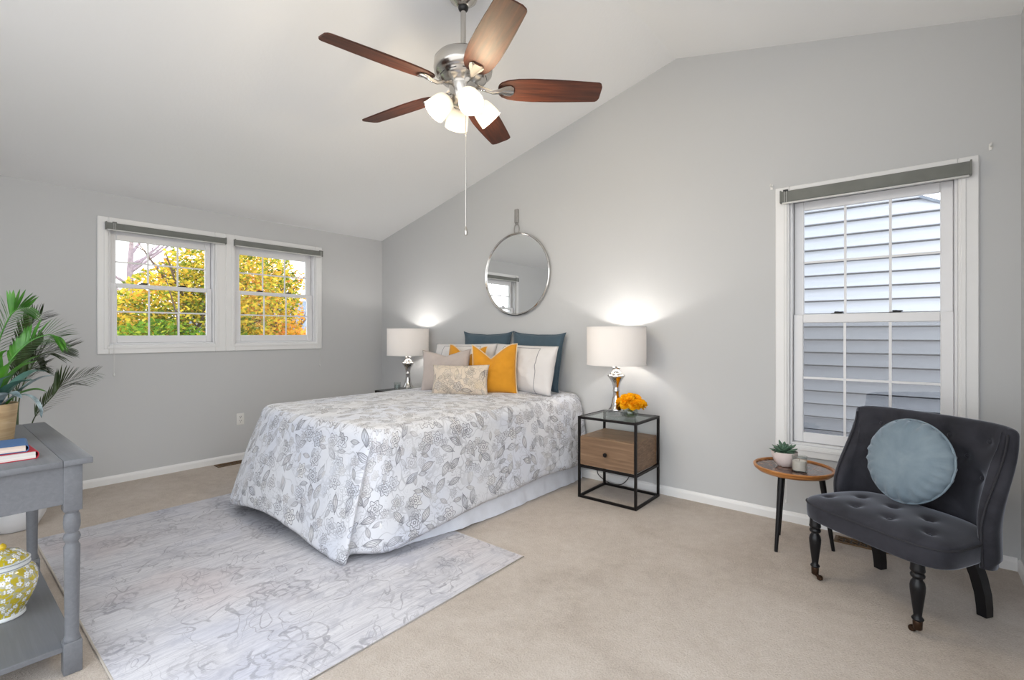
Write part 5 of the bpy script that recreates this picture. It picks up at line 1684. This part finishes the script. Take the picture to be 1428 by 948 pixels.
bm = bmesh.new(); add_lathe(bm, [(0.008, 0.274), (0.008, 0.276), (0.0115, 0.281), (0.0125, 0.286), (0.010, 0.293), (0.006, 0.298), (0.002, 0.301), (0.0005, 0.302)], 28)
obj('knob', bm, plain('mustard_glaze', srgb(206, 176, 40), 0.15, var=0.1, vscale=60), lid)
bm = bmesh.new(); add_lathe(bm, [(0.0845, 0.2065), (0.0849, 0.208), (0.0845, 0.2095)], 56, cap=False); add_lathe(bm, [(0.0838, 0.2245), (0.0842, 0.226), (0.0838, 0.2272)], 56, cap=False); obj('ring_line', bm, M['greyband'], ld_)

# ------------------------------------------------------------------ plants at left
def leaflet(bm, p, d, side, L, w, droop, rnd):
    """narrow folded blade from p along d"""
    d = d.normalized(); s = d.cross(Vector((0, 0, 1)))
    if s.length < 1e-3: s = Vector((1, 0, 0))
    s.normalize(); n = s.cross(d)
    rows = []
    for t, k in ((0, 0.35), (0.25, 0.9), (0.55, 1.0), (0.82, 0.6), (1.0, 0.05)):
        c = p + d * L * t - Vector((0, 0, 1)) * droop * L * t * t
        rows.append((bm.verts.new(c - s * w * k + n * w * 0.25 * k), bm.verts.new(c), bm.verts.new(c + s * w * k + n * w * 0.25 * k)))
    for a, b in zip(rows, rows[1:]):
        for q in (0, 1): bm.faces.new((a[q], a[q + 1], b[q + 1], b[q]))
def frond(name, pts, mat, parent, n=26, L=0.17, w=0.010, droop=0.25, seed=0, t0=0.2, fwd=0.9, up=0.15, rad=0.005, roll=0.0, face=None):
    rnd = random.Random(seed)
    P = curve_pts(pts, 16)
    bm = bmesh.new()
    m_ = len(P)
    add_tube(bm, P, [rad * (1 - 0.75 * i / (m_ - 1)) for i in range(m_)], 7)
    for k in range(n):
        t = t0 + (1 - t0) * k / (n - 1)
        f = t * (m_ - 1); i = min(m_ - 2, int(f))
        p = P[i].lerp(P[i + 1], f - i)
        tg = (P[i + 1] - P[i]).normalized()
        sd = tg.cross(Vector((0, 0, 1)))
        if sd.length < 0.05: sd = Vector((0.7, -0.7, 0))
        sd.normalize()
        if face: sd = Vector(face).cross(tg).normalized()
        upv = sd.cross(tg).normalized()
        sd, upv = sd * math.cos(roll) + upv * math.sin(roll), upv * math.cos(roll) - sd * math.sin(roll)
        env = math.sin(PI * (0.12 + 0.80 * (t - t0) / (1 - t0))) ** 0.6
        for s in (-1, 1):
            d = tg * fwd + sd * s * 0.75 + upv * up + Vector((rnd.uniform(-.08, .08), rnd.uniform(-.08, .08), rnd.uniform(-.08, .08)))
            leaflet(bm, p, d, s, L * env * rnd.uniform(0.9, 1.1), w, droop, rnd)
    return obj(name, bm, mat, parent, autos=180)
def leaf_gloss(name, dark, lite, rough=0.35, vs_=9):
    m, nt, b = mat_new(name)
    tc = uvs(nt)
    nt.links.new(ramp(nt, noise_t(nt, tc.outputs['Object'], vs_, 3), [(0.3, dark), (0.7, lite)]), b.inputs['Base Color'])
    b.inputs['Roughness'].default_value = rough
    b.inputs['Subsurface Weight'].default_value = 0.0
    return m
M['palm'] = leaf_gloss('palm_green', srgb(36, 50, 28), srgb(66, 84, 44))
M['fern'] = leaf_gloss('fern_green', srgb(44, 96, 30), srgb(84, 144, 52))
M['bright'] = leaf_gloss('bright_leaf', srgb(44, 106, 28), srgb(96, 164, 48))
M['tealleaf'] = leaf_gloss('blue_green_leaf', srgb(40, 84, 74), srgb(84, 128, 116))
M['silverleaf'] = leaf_gloss('silver_striped_leaf', srgb(40, 66, 72), srgb(176, 196, 206), 0.3, 24)
M['palepot'] = plain('white_planter', srgb(224, 226, 230), 0.4, var=0.02)
M['tanpot'] = wood('tan_wooden_pot', srgb(168, 142, 108), srgb(190, 164, 128), srgb(206, 184, 150), (4, 4, 40), 0.6)

palm = thing('potted_palm', 'dark green palm in a white round planter standing behind the console', 'plant', (0.70, -3.33, 0))
bm = bmesh.new()
add_lathe(bm, [(0.0005, 0.0), (0.095, 0.0), (0.112, 0.010), (0.148, 0.08), (0.168, 0.17), (0.172, 0.26), (0.166, 0.33), (0.155, 0.33), (0.160, 0.26), (0.156, 0.18), (0.0005, 0.17)], 56)
obj('planter', bm, M['palepot'], palm)
bm = bmesh.new(); add_lathe(bm, [(0.0005, 0.28), (0.158, 0.28), (0.158, 0.29), (0.0005, 0.298)], 40); obj('soil', bm, M['soil'], palm)
o = Vector((0, 0, 0.31))
PF = [
    [(0.03, 0.03, 0.29), (0.02, 0.06, 0.50), (0.037, 0.084, 0.70), (0.136, 0.165, 0.854), (0.194, 0.212, 0.934), (0.347, 0.339, 1.005)],
    [(0.00, 0.03, 0.29), (-0.03, 0.02, 0.80), (0.048, 0.093, 1.09), (0.143, 0.171, 1.151), (0.219, 0.234, 1.172)],
    [(-0.02, 0.02, 0.29), (-0.06, 0.01, 0.80), (-0.035, 0.025, 1.00), (0.03, 0.07, 1.12), (0.09, 0.12, 1.21)],
    [(-0.02, 0.00, 0.29), (-0.05, 0.00, 0.70), (-0.06, 0.02, 0.90), (0.00, 0.06, 1.02), (0.06, 0.12, 1.05)],
    [(-0.02, -0.01, 0.29), (-0.10, 0.00, 0.85), (-0.14, 0.03, 1.12), (-0.13, 0.08, 1.30), (-0.10, 0.14, 1.40)],
    [(0.00, -0.02, 0.29), (0.00, -0.05, 0.8), (0.06, -0.12, 1.1), (0.16, -0.2, 1.22), (0.28, -0.28, 1.22)],
    [(-0.03, 0.0, 0.29), (-0.12, -0.02, 0.8), (-0.24, 0.03, 1.05), (-0.34, 0.10, 1.12), (-0.43, 0.18, 1.08)],
    [(0.0, -0.04, 0.29), (-0.06, -0.14, 0.8), (-0.10, -0.27, 1.06), (-0.14, -0.40, 1.14), (-0.18, -0.52, 1.1)],
]
for i, p in enumerate(PF):
    frond('frond', p, M['palm'], palm, n=30, L=0.165, w=0.0060, droop=0.08, seed=20 + i, t0=0.42, fwd=1.35, roll=0.0, face=((0.9, -0.35, 0.25), (0.8, -0.3, 0.5), (0.9, 0.2, 0.3), (0.9, -0.2, 0.4))[i % 4])

cp = thing('potted_plant', 'broad leaved green plant in a tan wooden pot on the grey console', 'plant', (2.20, -3.545, CT))
bm = bmesh.new()
add_lathe(bm, [(0.0005, 0.0), (0.078, 0.0), (0.082, 0.004), (0.096, 0.165), (0.097, 0.170), (0.088, 0.170), (0.084, 0.14), (0.0005, 0.135)], 48)
obj('pot', bm, M['tanpot'], cp)
bm = bmesh.new(); add_lathe(bm, [(0.0005, 0.145), (0.0855, 0.145), (0.0855, 0.150), (0.0005, 0.154)], 32); obj('soil', bm, M['soil'], cp)
def strap_leaf(name, pts, w, mat, parent, fold=0.3):
    P = curve_pts(pts, 10); bm = bmesh.new(); rows = []
    n = len(P)
    for i, p in enumerate(P):
        t = i / (n - 1)
        tg = (P[min(i + 1, n - 1)] - P[max(0, i - 1)]).normalized()
        s = tg.cross(Vector((0, 0, 1)))
        if s.length < 0.05: s = tg.cross(Vector((1, 1, 0)))
        s.normalize(); nn = s.cross(tg)
        k = w * (math.sin(PI * (0.06 + 0.94 * t)) ** 0.75) * (1 if t < 0.999 else 0.05) + 0.0006
        rows.append([bm.verts.new(p + s * k * q + nn * abs(q) * k * fold) for q in (-1, -0.5, 0, 0.5, 1)])
    for a, b in zip(rows, rows[1:]):
        for q in range(4): bm.faces.new((a[q], a[q + 1], b[q + 1], b[q]))
    return obj(name, bm, mat, parent, autos=180)
LV = [
    ([(0.02, 0.02, 0.15), (0.03, 0.05, 0.25), (0.05, 0.10, 0.32), (0.08, 0.15, 0.35)], 0.030, 'bright'),
    ([(0.03, 0.0, 0.15), (0.09, 0.02, 0.24), (0.13, 0.05, 0.32), (0.14, 0.08, 0.37)], 0.028, 'bright'),
    ([(0.03, 0.01, 0.15), (0.12, 0.0, 0.22), (0.18, 0.02, 0.27), (0.20, 0.06, 0.30)], 0.030, 'tealleaf'),
    ([(0.03, 0.03, 0.15), (0.06, 0.08, 0.20), (0.09, 0.125, 0.195), (0.11, 0.15, 0.15), (0.115, 0.155, 0.105)], 0.014, 'silverleaf'),
    ([(0.04, 0.02, 0.15), (0.08, 0.05, 0.22), (0.11, 0.09, 0.26), (0.13, 0.13, 0.27)], 0.034, 'tealleaf'),
    ([(0.02, 0.05, 0.15), (0.03, 0.09, 0.20), (0.04, 0.14, 0.22), (0.05, 0.18, 0.21)], 0.026, 'bright'),
    ([(0.05, 0.02, 0.15), (0.10, 0.03, 0.20), (0.14, 0.06, 0.22), (0.17, 0.09, 0.20)], 0.030, 'silverleaf'),
    ([(0.00, 0.03, 0.15), (0.01, 0.07, 0.27), (0.02, 0.12, 0.34), (0.03, 0.16, 0.37)], 0.034, 'bright'),
    ([(0.04, 0.00, 0.15), (0.08, 0.01, 0.27), (0.12, 0.02, 0.36), (0.15, 0.05, 0.40)], 0.032, 'bright'),
    ([(0.03, -0.02, 0.15), (0.10, -0.04, 0.26), (0.16, -0.05, 0.33), (0.20, -0.05, 0.36)], 0.034, 'tealleaf'),
    ([(0.02, 0.04, 0.15), (0.03, 0.10, 0.22), (0.05, 0.16, 0.27), (0.06, 0.20, 0.28)], 0.026, 'silverleaf'),
    ([(-0.02, 0.03, 0.15), (-0.05, 0.09, 0.24), (-0.08, 0.15, 0.29), (-0.10, 0.2, 0.29)], 0.03, 'tealleaf'),
    ([(0.0, -0.03, 0.15), (0.02, -0.10, 0.24), (0.04, -0.18, 0.28), (0.05, -0.24, 0.26)], 0.03, 'bright'),
    ([(-0.03, -0.02, 0.15), (-0.09, -0.06, 0.25), (-0.15, -0.1, 0.29), (-0.2, -0.13, 0.27)], 0.03, 'tealleaf'),
    ([(0.04, -0.03, 0.15), (0.1, -0.06, 0.22), (0.16, -0.1, 0.25), (0.2, -0.14, 0.22)], 0.028, 'tealleaf'),
    ([(0.0, 0.0, 0.15), (0.0, 0.01, 0.28), (0.01, 0.02, 0.38), (0.03, 0.04, 0.44)], 0.028, 'bright'),
]
for p, w, mt_ in LV: strap_leaf('leaf', p, w, M[mt_], cp)
frond('frond', [(0.0, 0.01, 0.15), (-0.02, 0.02, 0.34), (0.0, 0.05, 0.48), (0.04, 0.08, 0.56), (0.10, 0.12, 0.58)], M['fern'], cp, n=26, L=0.115, w=0.0075, droop=0.1, seed=61, t0=0.25, face=(0.9, -0.3, 0.2))
frond('frond', [(0.0, 0.02, 0.15), (0.0, 0.06, 0.32), (0.02, 0.12, 0.42), (0.05, 0.18, 0.46), (0.08, 0.22, 0.45)], M['fern'], cp, n=24, L=0.11, w=0.0075, droop=0.12, seed=62, t0=0.3, face=(0.9, -0.3, 0.3))
frond('frond', [(0.0, -0.01, 0.15), (0.02, -0.03, 0.36), (0.05, -0.06, 0.52), (0.08, -0.10, 0.60), (0.1, -0.14, 0.62)], M['fern'], cp, n=24, L=0.115, w=0.0075, droop=0.1, seed=63, t0=0.3, face=(0.9, -0.1, 0.2))
